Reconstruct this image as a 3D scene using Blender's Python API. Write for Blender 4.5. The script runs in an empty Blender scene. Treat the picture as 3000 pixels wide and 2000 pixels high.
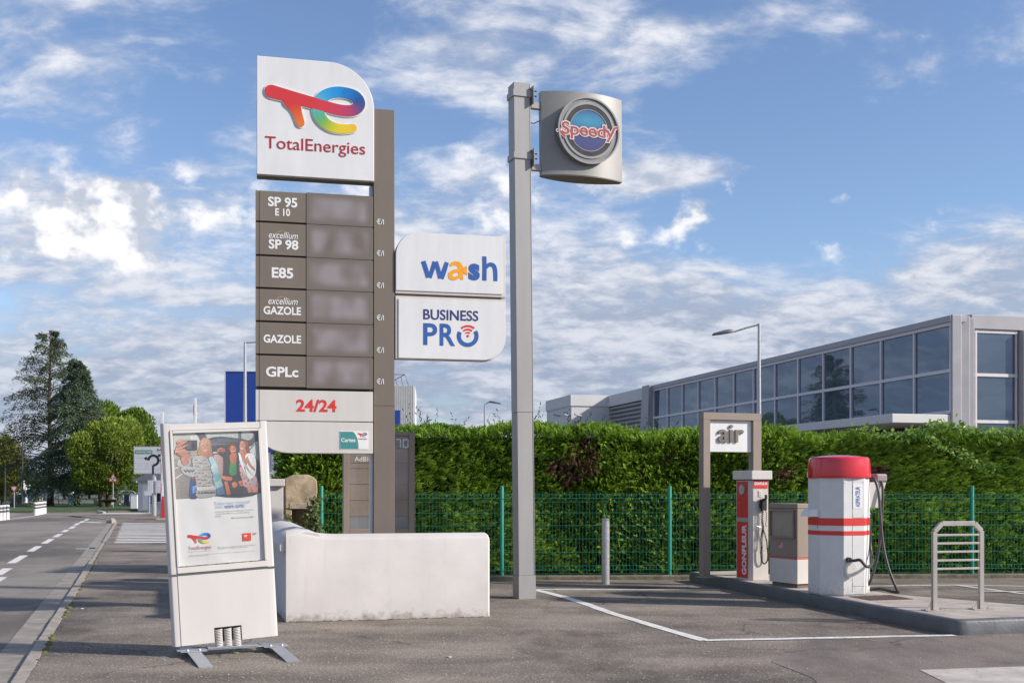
import bpy, bmesh, math, random
import numpy as np
from mathutils import Vector, Matrix
random.seed(7); rng = np.random.default_rng(11)
S = bpy.context.scene
COL = S.collection
R = math.radians
# ------------------------------------------------------------------ camera
F, CH, HZ = 3300.0, 1.6, 1425.0          # focal in photo pixels, eye height, horizon row
cd = bpy.data.cameras.new('camera'); cam = bpy.data.objects.new('camera', cd); COL.objects.link(cam)
cam.location = (0, 0, CH); cam.rotation_euler = (R(90), 0, 0)
cd.sensor_width = 36; cd.lens = 36*F/3000; cd.shift_y = (HZ-1000)/3000; cd.clip_end = 3000; cd.clip_start = .1
S.camera = cam
# ------------------------------------------------------------------ sky
SUN_EL, SUN_AZ = R(29), R(15)            # azimuth measured from +X towards the camera side
to_sun = Vector((math.cos(SUN_EL)*math.cos(SUN_AZ), -math.cos(SUN_EL)*math.sin(SUN_AZ), math.sin(SUN_EL)))
w = bpy.data.worlds.new('World'); S.world = w; w.use_nodes = True
nt = w.node_tree; nt.nodes.clear()
def N(t, **k):
    n = nt.nodes.new(t)
    for a, b in k.items(): setattr(n, a, b)
    return n
def L(a, b): nt.links.new(a, b)
def mth(op, a, b=None, c=None, clamp=False):
    n = N('ShaderNodeMath', operation=op); n.use_clamp = clamp
    for i, v in enumerate((a, b, c)):
        if v is None: continue
        if isinstance(v, (int, float)): n.inputs[i].default_value = v
        else: L(v, n.inputs[i])
    return n.outputs[0]
def smooth(v, a, b, lo=0., hi=1.):
    n = N('ShaderNodeMapRange', interpolation_type='SMOOTHSTEP')
    L(v, n.inputs[0]); n.inputs[1].default_value = a; n.inputs[2].default_value = b
    n.inputs[3].default_value = lo; n.inputs[4].default_value = hi
    return n.outputs[0]
sky = N('ShaderNodeTexSky', sky_type='NISHITA'); sky.sun_disc = False
sky.sun_elevation = SUN_EL; sky.sun_rotation = R(90)+SUN_AZ; sky.air_density = 1.0; sky.dust_density = .6; sky.ozone_density = 2.2
tc = N('ShaderNodeTexCoord'); DIR = tc.outputs['Generated']
nrm = N('ShaderNodeVectorMath', operation='NORMALIZE'); L(DIR, nrm.inputs[0]); DIR = nrm.outputs[0]
sep = N('ShaderNodeSeparateXYZ'); L(DIR, sep.inputs[0])
zc = mth('MAXIMUM', sep.outputs[2], 0.0)
den = mth('ADD', zc, .30)
cx = mth('DIVIDE', sep.outputs[0], den); cy = mth('DIVIDE', sep.outputs[1], den)
cmb = N('ShaderNodeCombineXYZ'); L(cx, cmb.inputs[0]); L(cy, cmb.inputs[1])
def noise(vec, scale, detail=6, rough=.55, dist=0., off=(0,0,0), sc=(1,1,1), rot=0):
    mp = N('ShaderNodeMapping'); mp.inputs['Location'].default_value = off; mp.inputs['Scale'].default_value = sc
    mp.inputs['Rotation'].default_value = (0, 0, rot); L(vec, mp.inputs[0])
    n = N('ShaderNodeTexNoise'); n.inputs['Scale'].default_value = scale; n.inputs['Detail'].default_value = detail
    n.inputs['Roughness'].default_value = rough; n.inputs['Distortion'].default_value = dist
    L(mp.outputs[0], n.inputs['Vector']); return n.outputs['Fac']
PL = cmb.outputs[0]
n_big = noise(PL, 1.5, 4, .5, .3, (3.1, .7, 0), (1, 1.1, 1), R(14))
n_mid = noise(PL, 5.0, 9, .60, .4, (1.2, 5.2, 0), (1, 1.35, 1), R(12))
n_fine = noise(PL, 17, 6, .6, .3, (7, 2, 0), (1, 1.3, 1), R(8))
def blob(px, py, r, amp, squash=1.0):
    c = Vector(((px-1500)/F, 1, (HZ-py)/F)).normalized()
    sv = N('ShaderNodeVectorMath', operation='MULTIPLY'); L(DIR, sv.inputs[0]); sv.inputs[1].default_value = (1, 1, squash)
    d = N('ShaderNodeVectorMath', operation='DISTANCE'); L(sv.outputs[0], d.inputs[0]); d.inputs[1].default_value = (c.x, c.y, c.z*squash)
    return smooth(d.outputs['Value'], 0, r/F, amp, 0.)
cov = smooth(sep.outputs[2], .02, .30, .20, -.08)
for b in ((2480, 520, 700, -.34, 1.5), (2200, 650, 380, -.16, 1.6), (950, 60, 420, -.14, 1.5), (1230, 400, 260, -.10, 1.),
          (600, 110, 300, -.10, 1.), (2750, 30, 420, -.05, 1.4), (2950, 480, 420, -.10, 1.2), (560, 330, 230, -.08, 1.2),
          (1450, 170, 480, .20, 2.2), (1900, 110, 420, .12, 3.), (1980, 512, 520, .42, 6.), (2750, 190, 480, .14, 3.), (150, 130, 480, .14, 1.6),
          (150, 640, 480, .18, 1.6), (600, 560, 300, .12, 1.6), (1350, 520, 380, .14, 2.), (1750, 960, 900, .16, 2.6), (2850, 760, 480, .24, 1.8), (2300, 940, 600, .14, 2.2)):
    cov = mth('ADD', cov, blob(*b))
dens = mth('ADD', mth('ADD', mth('MULTIPLY', n_big, .50), mth('MULTIPLY', n_mid, .70)), mth('MULTIPLY', n_fine, .22))
dens = mth('ADD', dens, cov)
mask = smooth(dens, .57, .88, 0., .94)
shade = mth('ADD', mth('MULTIPLY', n_mid, .75), mth('MULTIPLY', n_fine, .55))
bright = smooth(shade, .52, .82, 0, 1)
lowgrey = smooth(sep.outputs[2], .03, .30, .0, 1.)
cmix = N('ShaderNodeMix', data_type='RGBA'); L(bright, cmix.inputs[0])
cmix.inputs[6].default_value = (3.3, 3.75, 4.7, 1); cmix.inputs[7].default_value = (6.6, 6.6, 6.9, 1)
cm2 = N('ShaderNodeMix', data_type='RGBA', blend_type='MULTIPLY'); cm2.inputs[0].default_value = 1
L(cmix.outputs[2], cm2.inputs[6])
lg = N('ShaderNodeMix', data_type='RGBA'); L(lowgrey, lg.inputs[0]); lg.inputs[6].default_value = (.70, .735, .80, 1); lg.inputs[7].default_value = (1, 1, 1, 1)
L(lg.outputs[2], cm2.inputs[7])
# heaped cumulus in a belt above the horizon: lit tops, lilac-grey bases
DZ = N('ShaderNodeMapping'); DZ.inputs['Scale'].default_value = (1, 1, 1.35); L(DIR, DZ.inputs[0])
def cnoise(off):
    mp = N('ShaderNodeMapping'); mp.inputs['Location'].default_value = off; L(DZ.outputs[0], mp.inputs[0])
    n = N('ShaderNodeTexNoise'); n.inputs['Scale'].default_value = 19; n.inputs['Detail'].default_value = 8; n.inputs['Roughness'].default_value = .55; L(mp.outputs[0], n.inputs['Vector']); return n.outputs['Fac']
ca, cb = cnoise((2.3, .4, 0)), cnoise((2.3-.015, .4, -.021))
belt = mth('MULTIPLY', smooth(sep.outputs[2], .13, .19), smooth(sep.outputs[2], .34, .26))
big2 = noise(DIR, 2.6, 2, .5, 0, (5.5, 1.4, 0))
ccov = mth('ADD', mth('MULTIPLY', belt, .10), mth('MULTIPLY', mth('SUBTRACT', big2, .55), .5))
for b in ((120, 560, 360, .21, 1.3), (430, 640, 330, .24, 1.2), (120, 760, 330, .14, 1.3), (700, 620, 260, .10, 1.3)): ccov = mth('ADD', ccov, blob(*b))
ccov = mth('SUBTRACT', ccov, mth('SUBTRACT', .30, mth('MULTIPLY', belt, .19)))
cum = smooth(mth('ADD', ca, ccov), .58, .76, 0, .90)
lit = smooth(mth('SUBTRACT', ca, cb), -.07, .09, 0, 1)
cc = N('ShaderNodeMix', data_type='RGBA'); L(lit, cc.inputs[0]); cc.inputs[6].default_value = (4.0, 4.3, 5.0, 1); cc.inputs[7].default_value = (7.6, 7.5, 7.5, 1)
fin = N('ShaderNodeMix', data_type='RGBA'); L(mask, fin.inputs[0])
tint = N('ShaderNodeMix', data_type='RGBA', blend_type='MULTIPLY'); tint.inputs[0].default_value = 1; L(sky.outputs[0], tint.inputs[6]); tint.inputs[7].default_value = (1.04, 1.06, 1.17, 1); L(tint.outputs[2], fin.inputs[6]); L(cm2.outputs[2], fin.inputs[7])
fin2 = N('ShaderNodeMix', data_type='RGBA'); L(cum, fin2.inputs[0]); L(fin.outputs[2], fin2.inputs[6]); L(cc.outputs[2], fin2.inputs[7]); fin = fin2
bg = N('ShaderNodeBackground'); bg.inputs[1].default_value = .082; L(fin.outputs[2], bg.inputs[0])
wo = N('ShaderNodeOutputWorld'); L(bg.outputs[0], wo.inputs[0])
# ------------------------------------------------------------------ sun
sd = bpy.data.lights.new('sun', 'SUN'); sd.energy = 3.1; sd.angle = R(2.2); sd.color = (1, .93, .85)
so = bpy.data.objects.new('sun', sd); COL.objects.link(so); so.location = (60, -12, 40)
so.rotation_euler = (-to_sun).to_track_quat('-Z', 'Y').to_euler()
S.view_settings.view_transform = 'Standard'; S.view_settings.look = 'None'; S.view_settings.gamma = 1
S.view_settings.exposure = .80; S.view_settings.use_curve_mapping = False
S.render.engine = 'CYCLES'
S.cycles.max_bounces = 8; S.cycles.transparent_max_bounces = 16

# ================================================================== helpers
def W(px, py, Y): return Vector(((px-1500)/F*Y, Y, CH+(HZ-py)/F*Y))
def G(px, py, z=0.):
    Y = (CH-z)*F/(py-HZ); return Vector(((px-1500)/F*Y, Y, z))
def tag(o, label=None, cat=None, group=None, kind=None):
    if label: o['label'] = label
    if cat: o['category'] = cat
    if group: o['group'] = group
    if kind: o['kind'] = kind
    return o
def empty(name, loc, yaw=0., roll=0., label=None, cat=None, group=None):
    o = bpy.data.objects.new(name, None); COL.objects.link(o); o.empty_display_size = .2
    M = Matrix.Translation(Vector(loc)) @ Matrix.Rotation(R(yaw), 4, 'Z') @ Matrix.Rotation(R(roll), 4, 'Y')
    o.matrix_world = M
    o.location, o.rotation_euler, _ = M.to_translation(), M.to_euler(), None
    MW[o.name] = M
    return tag(o, label, cat, group)
MW = {}
def pl(fr, px, py, y=0.):
    """photo pixel -> (x, z) on the plane local y = const of a thing"""
    Mi = MW[fr.name].inverted()
    c = Mi @ Vector((0, 0, CH)); d = Mi.to_3x3() @ Vector(((px-1500)/F, 1, (HZ-py)/F))
    t = (y-c.y)/d.y
    return (c.x+d.x*t, c.z+d.z*t)
class MB:
    def __init__(s): s.v = []; s.f = []; s.m = []; s.c = None
    def add(s, vs, fs, mi=0):
        b = len(s.v); s.v += [tuple(v) for v in vs]; s.f += [tuple(i+b for i in f) for f in fs]; s.m += [mi]*len(fs)
        return s
    def box(s, x0, x1, y0, y1, z0, z1, mi=0):
        if x0 > x1: x0, x1 = x1, x0
        if y0 > y1: y0, y1 = y1, y0
        if z0 > z1: z0, z1 = z1, z0
        return s.add([(x0,y0,z0),(x1,y0,z0),(x1,y1,z0),(x0,y1,z0),(x0,y0,z1),(x1,y0,z1),(x1,y1,z1),(x0,y1,z1)],
              [(0,3,2,1),(4,5,6,7),(0,1,5,4),(1,2,6,5),(2,3,7,6),(3,0,4,7)], mi)
    def prism(s, pts, y0, y1, mi=0, axis='y'):
        """polygon in xz extruded along y (axis y), or polygon in xy extruded along z"""
        n = len(pts)
        A = sum(pts[i][0]*pts[(i+1) % n][1]-pts[(i+1) % n][0]*pts[i][1] for i in range(n))
        if A < 0: pts = pts[::-1]
        if axis == 'y':
            vs = [(p[0], y0, p[1]) for p in pts]+[(p[0], y1, p[1]) for p in pts]
            fs = [tuple(range(n)), tuple(range(2*n-1, n-1, -1))]+[(i, i+n, (i+1) % n+n, (i+1) % n) for i in range(n)]
        else:
            vs = [(p[0], p[1], y0) for p in pts]+[(p[0], p[1], y1) for p in pts]
            fs = [tuple(range(n-1, -1, -1)), tuple(range(n, 2*n))]+[(i, (i+1) % n, (i+1) % n+n, i+n) for i in range(n)]
        return s.add(vs, fs, mi)
    def loft(s, rings, mi=0, cap=True, closed=True):
        n = len(rings[0]); vs = [p for r in rings for p in r]; fs = []
        for k in range(len(rings)-1):
            for i in range(n if closed else n-1):
                j = (i+1) % n
                fs.append((k*n+i, k*n+j, (k+1)*n+j, (k+1)*n+i))
        if cap and closed: fs += [tuple(range(n-1, -1, -1)), tuple(range((len(rings)-1)*n, len(rings)*n))]
        return s.add(vs, fs, mi)
    def tube(s, path, r, n=8, mi=0, cap=True):
        path = [Vector(p) for p in path]; rings = []; up = None
        for i, p in enumerate(path):
            t = (path[min(i+1, len(path)-1)]-path[max(i-1, 0)]).normalized()
            if up is None:
                up = t.orthogonal().normalized()
            up = (up-t*up.dot(t))
            up = up.normalized() if up.length > 1e-6 else t.orthogonal().normalized()
            b = t.cross(up); rr = r[i] if isinstance(r, (list, tuple)) else r
            rings.append([tuple(p+(up*math.cos(a)+b*math.sin(a))*rr) for a in [2*math.pi*k/n for k in range(n)]])
        return s.loft(rings, mi, cap)
    def cyl(s, x, y, z0, z1, r, n=16, r2=None, mi=0):
        r2 = r if r2 is None else r2
        return s.loft([[(x+q*math.cos(a), y+q*math.sin(a), z) for a in [2*math.pi*k/n for k in range(n)]] for z, q in ((z0, r), (z1, r2))], mi)
    def lathe(s, prof, n=20, x=0, y=0, mi=0, a0=0):
        return s.loft([[(x+q*math.cos(a+a0), y+q*math.sin(a+a0), z) for a in [2*math.pi*k/n for k in range(n)]] for q, z in prof], mi)
    def build(s, name, mats, parent=None, smooth=False, bevel=0, seg=2, colors=None):
        me = bpy.data.meshes.new(name); me.from_pydata(s.v, [], s.f)
        if not isinstance(mats, (list, tuple)): mats = [mats]
        for m in mats: me.materials.append(m)
        if len(mats) > 1: me.polygons.foreach_set('material_index', s.m)
        if colors is not None:
            at = me.color_attributes.new('Col', 'FLOAT_COLOR', 'POINT')
            at.data.foreach_set('color', np.array(colors, dtype=np.float32).ravel())
        if smooth:
            me.polygons.foreach_set('use_smooth', [True]*len(me.polygons))
            if smooth != 'all':
                me.set_sharp_from_angle(angle=R(35))
        me.update()
        o = bpy.data.objects.new(name, me); COL.objects.link(o); o.parent = parent
        if bevel:
            b = o.modifiers.new('bevel', 'BEVEL'); b.width = bevel; b.segments = seg; b.limit_method = 'ANGLE'; b.angle_limit = R(40)
            me.polygons.foreach_set('use_smooth', [True]*len(me.polygons)); b.harden_normals = True
        return o
def spline(pts, k=6, closed=False):
    P = [Vector(p if len(p) == 3 else (p[0], p[1], 0)) for p in pts]; n = len(P); out = []
    rngi = range(n if closed else n-1)
    for i in rngi:
        a = P[(i-1) % n] if closed or i > 0 else P[0]; b = P[i]; c = P[(i+1) % n]; d = P[(i+2) % n] if closed or i+2 < n else P[-1]
        for j in range(k):
            t = j/k
            out.append(.5*((2*b)+(c-a)*t+(2*a-5*b+4*c-d)*t*t+(3*b-3*c+d-a)*t**3))
    if not closed: out.append(P[-1])
    return out
# ------------------------------------------------------------------ materials
MATS = {}
def mat(name, col, rough=.5, metal=0., var=.10, scale=6., bump=0., bscale=60., coat=0., streak=0., spec=.5, detail=5):
    if name in MATS: return MATS[name]
    m = bpy.data.materials.new(name); m.use_nodes = True; t = m.node_tree; b = t.nodes['Principled BSDF']
    b.inputs['Roughness'].default_value = rough; b.inputs['Metallic'].default_value = metal; b.inputs['Coat Weight'].default_value = coat
    b.inputs['Specular IOR Level'].default_value = spec
    c = t.nodes.new('ShaderNodeTexCoord')
    n = t.nodes.new('ShaderNodeTexNoise'); n.inputs['Scale'].default_value = scale; n.inputs['Detail'].default_value = detail; n.inputs['Roughness'].default_value = .6
    mp = t.nodes.new('ShaderNodeMapping'); t.links.new(c.outputs['Object'], mp.inputs[0]); t.links.new(mp.outputs[0], n.inputs['Vector'])
    if streak: mp.inputs['Scale'].default_value = (1, 1, streak)
    r = t.nodes.new('ShaderNodeValToRGB'); r.color_ramp.elements[0].position = .32; r.color_ramp.elements[1].position = .70
    r.color_ramp.elements[0].color = tuple(max(0, x*(1-var)) for x in col)+(1,); r.color_ramp.elements[1].color = tuple(min(1, x*(1+var*.6)) for x in col)+(1,)
    t.links.new(n.outputs['Fac'], r.inputs[0]); t.links.new(r.outputs[0], b.inputs['Base Color'])
    if rough > .12:
        mr = t.nodes.new('ShaderNodeMapRange'); t.links.new(n.outputs['Fac'], mr.inputs[0]); mr.inputs[3].default_value = max(.02, rough-.10); mr.inputs[4].default_value = min(1, rough+.12)
        t.links.new(mr.outputs[0], b.inputs['Roughness'])
    if bump:
        n2 = t.nodes.new('ShaderNodeTexNoise'); n2.inputs['Scale'].default_value = bscale; n2.inputs['Detail'].default_value = 4; t.links.new(c.outputs['Object'], n2.inputs['Vector'])
        bp = t.nodes.new('ShaderNodeBump'); bp.inputs['Strength'].default_value = min(1, bump); bp.inputs['Distance'].default_value = .01; t.links.new(n2.outputs['Fac'], bp.inputs['Height']); t.links.new(bp.outputs[0], b.inputs['Normal'])
    MATS[name] = m; return m
def vmat(name, rough=.5, transl=0., coat=0.):
    if name in MATS: return MATS[name]
    m = bpy.data.materials.new(name); m.use_nodes = True; t = m.node_tree; b = t.nodes['Principled BSDF']
    a = t.nodes.new('ShaderNodeAttribute'); a.attribute_name = 'Col'; b.inputs['Roughness'].default_value = rough; b.inputs['Coat Weight'].default_value = coat
    if transl: b.inputs['Specular IOR Level'].default_value = .25
    t.links.new(a.outputs['Color'], b.inputs['Base Color'])
    if transl:
        tr = t.nodes.new('ShaderNodeBsdfTranslucent'); t.links.new(a.outputs['Color'], tr.inputs[0])
        mx = t.nodes.new('ShaderNodeMixShader'); mx.inputs[0].default_value = transl
        t.links.new(b.outputs[0], mx.inputs[1]); t.links.new(tr.outputs[0], mx.inputs[2]); t.links.new(mx.outputs[0], t.nodes['Material Output'].inputs[0])
    MATS[name] = m; return m
def asphalt(name, c0, c1, grain, patch, speck=.35, big=.35):
    m = bpy.data.materials.new(name); m.use_nodes = True; t = m.node_tree; b = t.nodes['Principled BSDF']; lk = t.links.new
    c = t.nodes.new('ShaderNodeTexCoord')
    def nz(sc, det=5, ro=.6, st=(1, 1, 1), ty='ShaderNodeTexNoise'):
        mp = t.nodes.new('ShaderNodeMapping'); mp.inputs['Scale'].default_value = st; mp.inputs['Rotation'].default_value = (0, 0, R(8)); lk(c.outputs['Object'], mp.inputs[0])
        n = t.nodes.new(ty); n.inputs['Scale'].default_value = sc
        if ty == 'ShaderNodeTexNoise': n.inputs['Detail'].default_value = det; n.inputs['Roughness'].default_value = ro
        lk(mp.outputs[0], n.inputs['Vector']); return n
    p = nz(patch, 6, .62, (.55, 1.0, 1)); r = t.nodes.new('ShaderNodeValToRGB'); r.color_ramp.elements[0].position = .30; r.color_ramp.elements[1].position = .70
    r.color_ramp.elements[0].color = (*c0, 1); r.color_ramp.elements[1].color = (*c1, 1); lk(p.outputs['Fac'], r.inputs[0])
    g = nz(grain, 3, .7); mr = t.nodes.new('ShaderNodeMapRange'); lk(g.outputs['Fac'], mr.inputs[0]); mr.inputs[1].default_value = .3; mr.inputs[2].default_value = .7; mr.inputs[3].default_value = 1-speck; mr.inputs[4].default_value = 1+speck
    mx = t.nodes.new('ShaderNodeMix'); mx.data_type = 'RGBA'; mx.blend_type = 'MULTIPLY'; mx.inputs[0].default_value = 1; lk(r.outputs[0], mx.inputs[6]); lk(mr.outputs[0], mx.inputs[7])
    g2 = nz(grain*3.1, 2, .7); mr2 = t.nodes.new('ShaderNodeMapRange'); lk(g2.outputs['Fac'], mr2.inputs[0]); mr2.inputs[1].default_value = .32; mr2.inputs[2].default_value = .68; mr2.inputs[3].default_value = 1-speck*.8; mr2.inputs[4].default_value = 1+speck*.8
    mx2 = t.nodes.new('ShaderNodeMix'); mx2.data_type = 'RGBA'; mx2.blend_type = 'MULTIPLY'; mx2.inputs[0].default_value = 1; lk(mx.outputs[2], mx2.inputs[6]); lk(mr2.outputs[0], mx2.inputs[7]); mx = mx2
    # pale stone chips
    v = nz(grain*.9, ty='ShaderNodeTexVoronoi'); wn = t.nodes.new('ShaderNodeTexWhiteNoise'); lk(v.outputs['Position'], wn.inputs[0])
    gt = t.nodes.new('ShaderNodeMath'); gt.operation = 'GREATER_THAN'; gt.inputs[1].default_value = .86; lk(wn.outputs[0], gt.inputs[0])
    lt = t.nodes.new('ShaderNodeMath'); lt.operation = 'LESS_THAN'; lt.inputs[1].default_value = .40; lk(v.outputs['Distance'], lt.inputs[0])
    an = t.nodes.new('ShaderNodeMath'); an.operation = 'MULTIPLY'; lk(gt.outputs[0], an.inputs[0]); lk(lt.outputs[0], an.inputs[1])
    a2 = t.nodes.new('ShaderNodeMath'); a2.operation = 'MULTIPLY'; a2.inputs[1].default_value = .55; lk(an.outputs[0], a2.inputs[0])
    m3 = t.nodes.new('ShaderNodeMix'); m3.data_type = 'RGBA'; lk(a2.outputs[0], m3.inputs[0]); lk(mx.outputs[2], m3.inputs[6]); m3.inputs[7].default_value = (.55, .52, .47, 1)
    # large stains with shapes of their own
    s = nz(big, 7, .7, (1, .45, 1)); sr = t.nodes.new('ShaderNodeMapRange'); sr.interpolation_type = 'SMOOTHSTEP'; lk(s.outputs['Fac'], sr.inputs[0]); sr.inputs[1].default_value = .47; sr.inputs[2].default_value = .62; sr.inputs[3].default_value = 1.; sr.inputs[4].default_value = .55
    m4 = t.nodes.new('ShaderNodeMix'); m4.data_type = 'RGBA'; m4.blend_type = 'MULTIPLY'; m4.inputs[0].default_value = 1; lk(m3.outputs[2], m4.inputs[6]); lk(sr.outputs[0], m4.inputs[7])
    # hairline cracks, here and there
    wv = nz(2.2, 4, .6); va = t.nodes.new('ShaderNodeVectorMath'); va.operation = 'MULTIPLY_ADD'; lk(wv.outputs['Color'], va.inputs[0]); va.inputs[1].default_value = (.5, .5, 0); lk(c.outputs['Object'], va.inputs[2])
    cv = t.nodes.new('ShaderNodeTexVoronoi'); cv.feature = 'DISTANCE_TO_EDGE'; cv.inputs['Scale'].default_value = .42; lk(va.outputs[0], cv.inputs['Vector'])
    cl_ = t.nodes.new('ShaderNodeMapRange'); lk(cv.outputs['Distance'], cl_.inputs[0]); cl_.inputs[1].default_value = .001; cl_.inputs[2].default_value = .007; cl_.inputs[3].default_value = .38; cl_.inputs[4].default_value = 1
    cq = nz(.23, 2, .5); cr_ = t.nodes.new('ShaderNodeMapRange'); lk(cq.outputs['Fac'], cr_.inputs[0]); cr_.inputs[1].default_value = .48; cr_.inputs[2].default_value = .58
    m6 = t.nodes.new('ShaderNodeMix'); m6.data_type = 'RGBA'; m6.blend_type = 'MULTIPLY'; lk(cr_.outputs[0], m6.inputs[0]); lk(m4.outputs[2], m6.inputs[6]); lk(cl_.outputs[0], m6.inputs[7]); m4 = m6
    # moss and rust tinted specks
    k = nz(1.3, 8, .75); kr = t.nodes.new('ShaderNodeMapRange'); lk(k.outputs['Fac'], kr.inputs[0]); kr.inputs[1].default_value = .62; kr.inputs[2].default_value = .76; kr.inputs[3].default_value = 0; kr.inputs[4].default_value = .5
    m5 = t.nodes.new('ShaderNodeMix'); m5.data_type = 'RGBA'; lk(kr.outputs[0], m5.inputs[0]); lk(m4.outputs[2], m5.inputs[6]); m5.inputs[7].default_value = (.13, .10, .06, 1)
    lk(m5.outputs[2], b.inputs['Base Color']); b.inputs['Roughness'].default_value = .88; b.inputs['Specular IOR Level'].default_value = .3
    bp = t.nodes.new('ShaderNodeBump'); bp.inputs['Strength'].default_value = .75; bp.inputs['Distance'].default_value = .006; lk(g.outputs['Fac'], bp.inputs['Height']); lk(bp.outputs[0], b.inputs['Normal'])
    return m
M_ASPH = asphalt('forecourt_asphalt', (.108, .090, .073), (.305, .258, .208), 46, .9, .60)
M_ASPH2 = asphalt('newer_asphalt', (.185, .155, .13), (.255, .215, .182), 110, .6, .35, .2)
M_ROAD = asphalt('road_asphalt', (.195, .172, .148), (.285, .252, .22), 100, .35, .35, .16)
M_GROUND = mat('ground_earth', (.10, .11, .06), .95, var=.4, scale=.3)
M_GRASS = mat('grass_turf', (.055, .10, .022), .95, var=.45, scale=1.2)
M_CONC = mat('concrete', (.50, .45, .39), .9, var=.30, scale=3.5, bump=.3, bscale=40)
M_KERB = mat('kerb_stone', (.36, .31, .26), .9, var=.28, scale=4, bump=.35, bscale=50)
M_GUTTER = mat('gutter_slab', (.30, .265, .225), .9, var=.30, scale=3, bump=.35, bscale=45)
M_ISL = mat('island_concrete', (.46, .40, .34), .85, var=.25, scale=2.2, bump=.25, bscale=60)
M_ISLK = mat('grey_painted_kerb', (.115, .118, .122), .45, var=.22, scale=5, bump=.25, bscale=25)
M_PAINT = mat('road_paint', (.78, .755, .71), .8, var=.30, scale=22, bump=.5, bscale=120, detail=9)
M_RENDER = mat('white_render', (.63, .59, .55), .9, var=.10, scale=1.6, bump=.22, bscale=110)
M_TAUPE = mat('taupe_metal', (.180, .148, .118), .55, var=.07, scale=3, streak=.25)
M_TAUPE2 = mat('taupe_metal_pale', (.275, .222, .180), .55, var=.08, scale=3)
M_DARK = mat('dark_gap', (.03, .027, .024), .8)
M_WHITE = mat('sign_white', (.72, .715, .705), .38, var=.07, scale=4, streak=.2)
M_CREAM = mat('sign_cream', (.62, .585, .54), .45, var=.07, scale=4, streak=.2)
M_LETTER = mat('letter_white', (.78, .77, .75), .5, var=.05)
M_RED = mat('print_red', (.66, .042, .034), .42, var=.08)
M_CRIMSON = mat('print_crimson', (.36, .02, .03), .45, var=.08)
M_BLUE = mat('print_blue', (.035, .11, .36), .4, var=.08)
M_NAVY = mat('print_navy', (.03, .04, .17), .4, var=.08)
M_ORANGE = mat('print_orange', (.90, .36, .015), .4, var=.06)
M_TEAL = mat('print_teal', (.06, .26, .25), .4, var=.08)
M_GREY = mat('grey_painted_steel', (.335, .325, .315), .42, var=.10, scale=2.5, streak=.2)
M_GALV = mat('galvanised_steel', (.50, .50, .50), .38, .55, var=.18, scale=25)
M_ALU = mat('aluminium', (.52, .50, .46), .36, .45, var=.10, scale=8, streak=.3)
M_BLACK = mat('black_rubber', (.018, .018, .018), .55, var=.2)
M_HOSE = mat('hose_grey', (.06, .055, .055), .42, var=.2)
M_GREEN = mat('green_fence_paint', (.02, .26, .18), .38, var=.12)
M_STONE = mat('old_stone', (.40, .32, .22), .95, var=.45, scale=5, bump=.9, bscale=16)
M_GLASS = None
def glass_mat(name, col, ior, rough=.015, transm=0):
    m = bpy.data.materials.new(name); m.use_nodes = True; b = m.node_tree.nodes['Principled BSDF']
    b.inputs['Base Color'].default_value = (*col, 1); b.inputs['IOR'].default_value = ior; b.inputs['Roughness'].default_value = rough
    t = m.node_tree; c = t.nodes.new('ShaderNodeTexCoord'); n = t.nodes.new('ShaderNodeTexNoise'); n.inputs['Scale'].default_value = .9; n.inputs['Detail'].default_value = 1
    t.links.new(c.outputs['Object'], n.inputs['Vector']); bp = t.nodes.new('ShaderNodeBump'); bp.inputs['Strength'].default_value = .06; bp.inputs['Distance'].default_value = .05
    t.links.new(n.outputs['Fac'], bp.inputs['Height']); t.links.new(bp.outputs[0], b.inputs['Normal']); return m
M_GLASS = glass_mat('solar_glass', (.07, .09, .115), 2.2); M_GLASS.node_tree.nodes['Principled BSDF'].inputs['Specular Tint'].default_value = (.55, .74, 1, 1)
M_PANEGLASS = glass_mat('dark_pane', (.03, .04, .05), 1.6)
def pane_mat():
    m = bpy.data.materials.new('clear_glazing'); m.use_nodes = True; t = m.node_tree; t.nodes.remove(t.nodes['Principled BSDF'])
    a = t.nodes.new('ShaderNodeBsdfTransparent'); g = t.nodes.new('ShaderNodeBsdfGlossy'); g.inputs['Roughness'].default_value = .04
    x = t.nodes.new('ShaderNodeMixShader'); x.inputs[0].default_value = .045; t.links.new(a.outputs[0], x.inputs[1]); t.links.new(g.outputs[0], x.inputs[2])
    t.links.new(x.outputs[0], t.nodes['Material Output'].inputs[0]); return m
M_CLEAR = pane_mat()
V_PRINT = vmat('printed_colours', .42)
V_LEAF = vmat('leaf', .62, .36)
M_BARK = mat('bark', (.085, .062, .045), .95, var=.4, scale=6, bump=.8, bscale=20)
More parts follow.
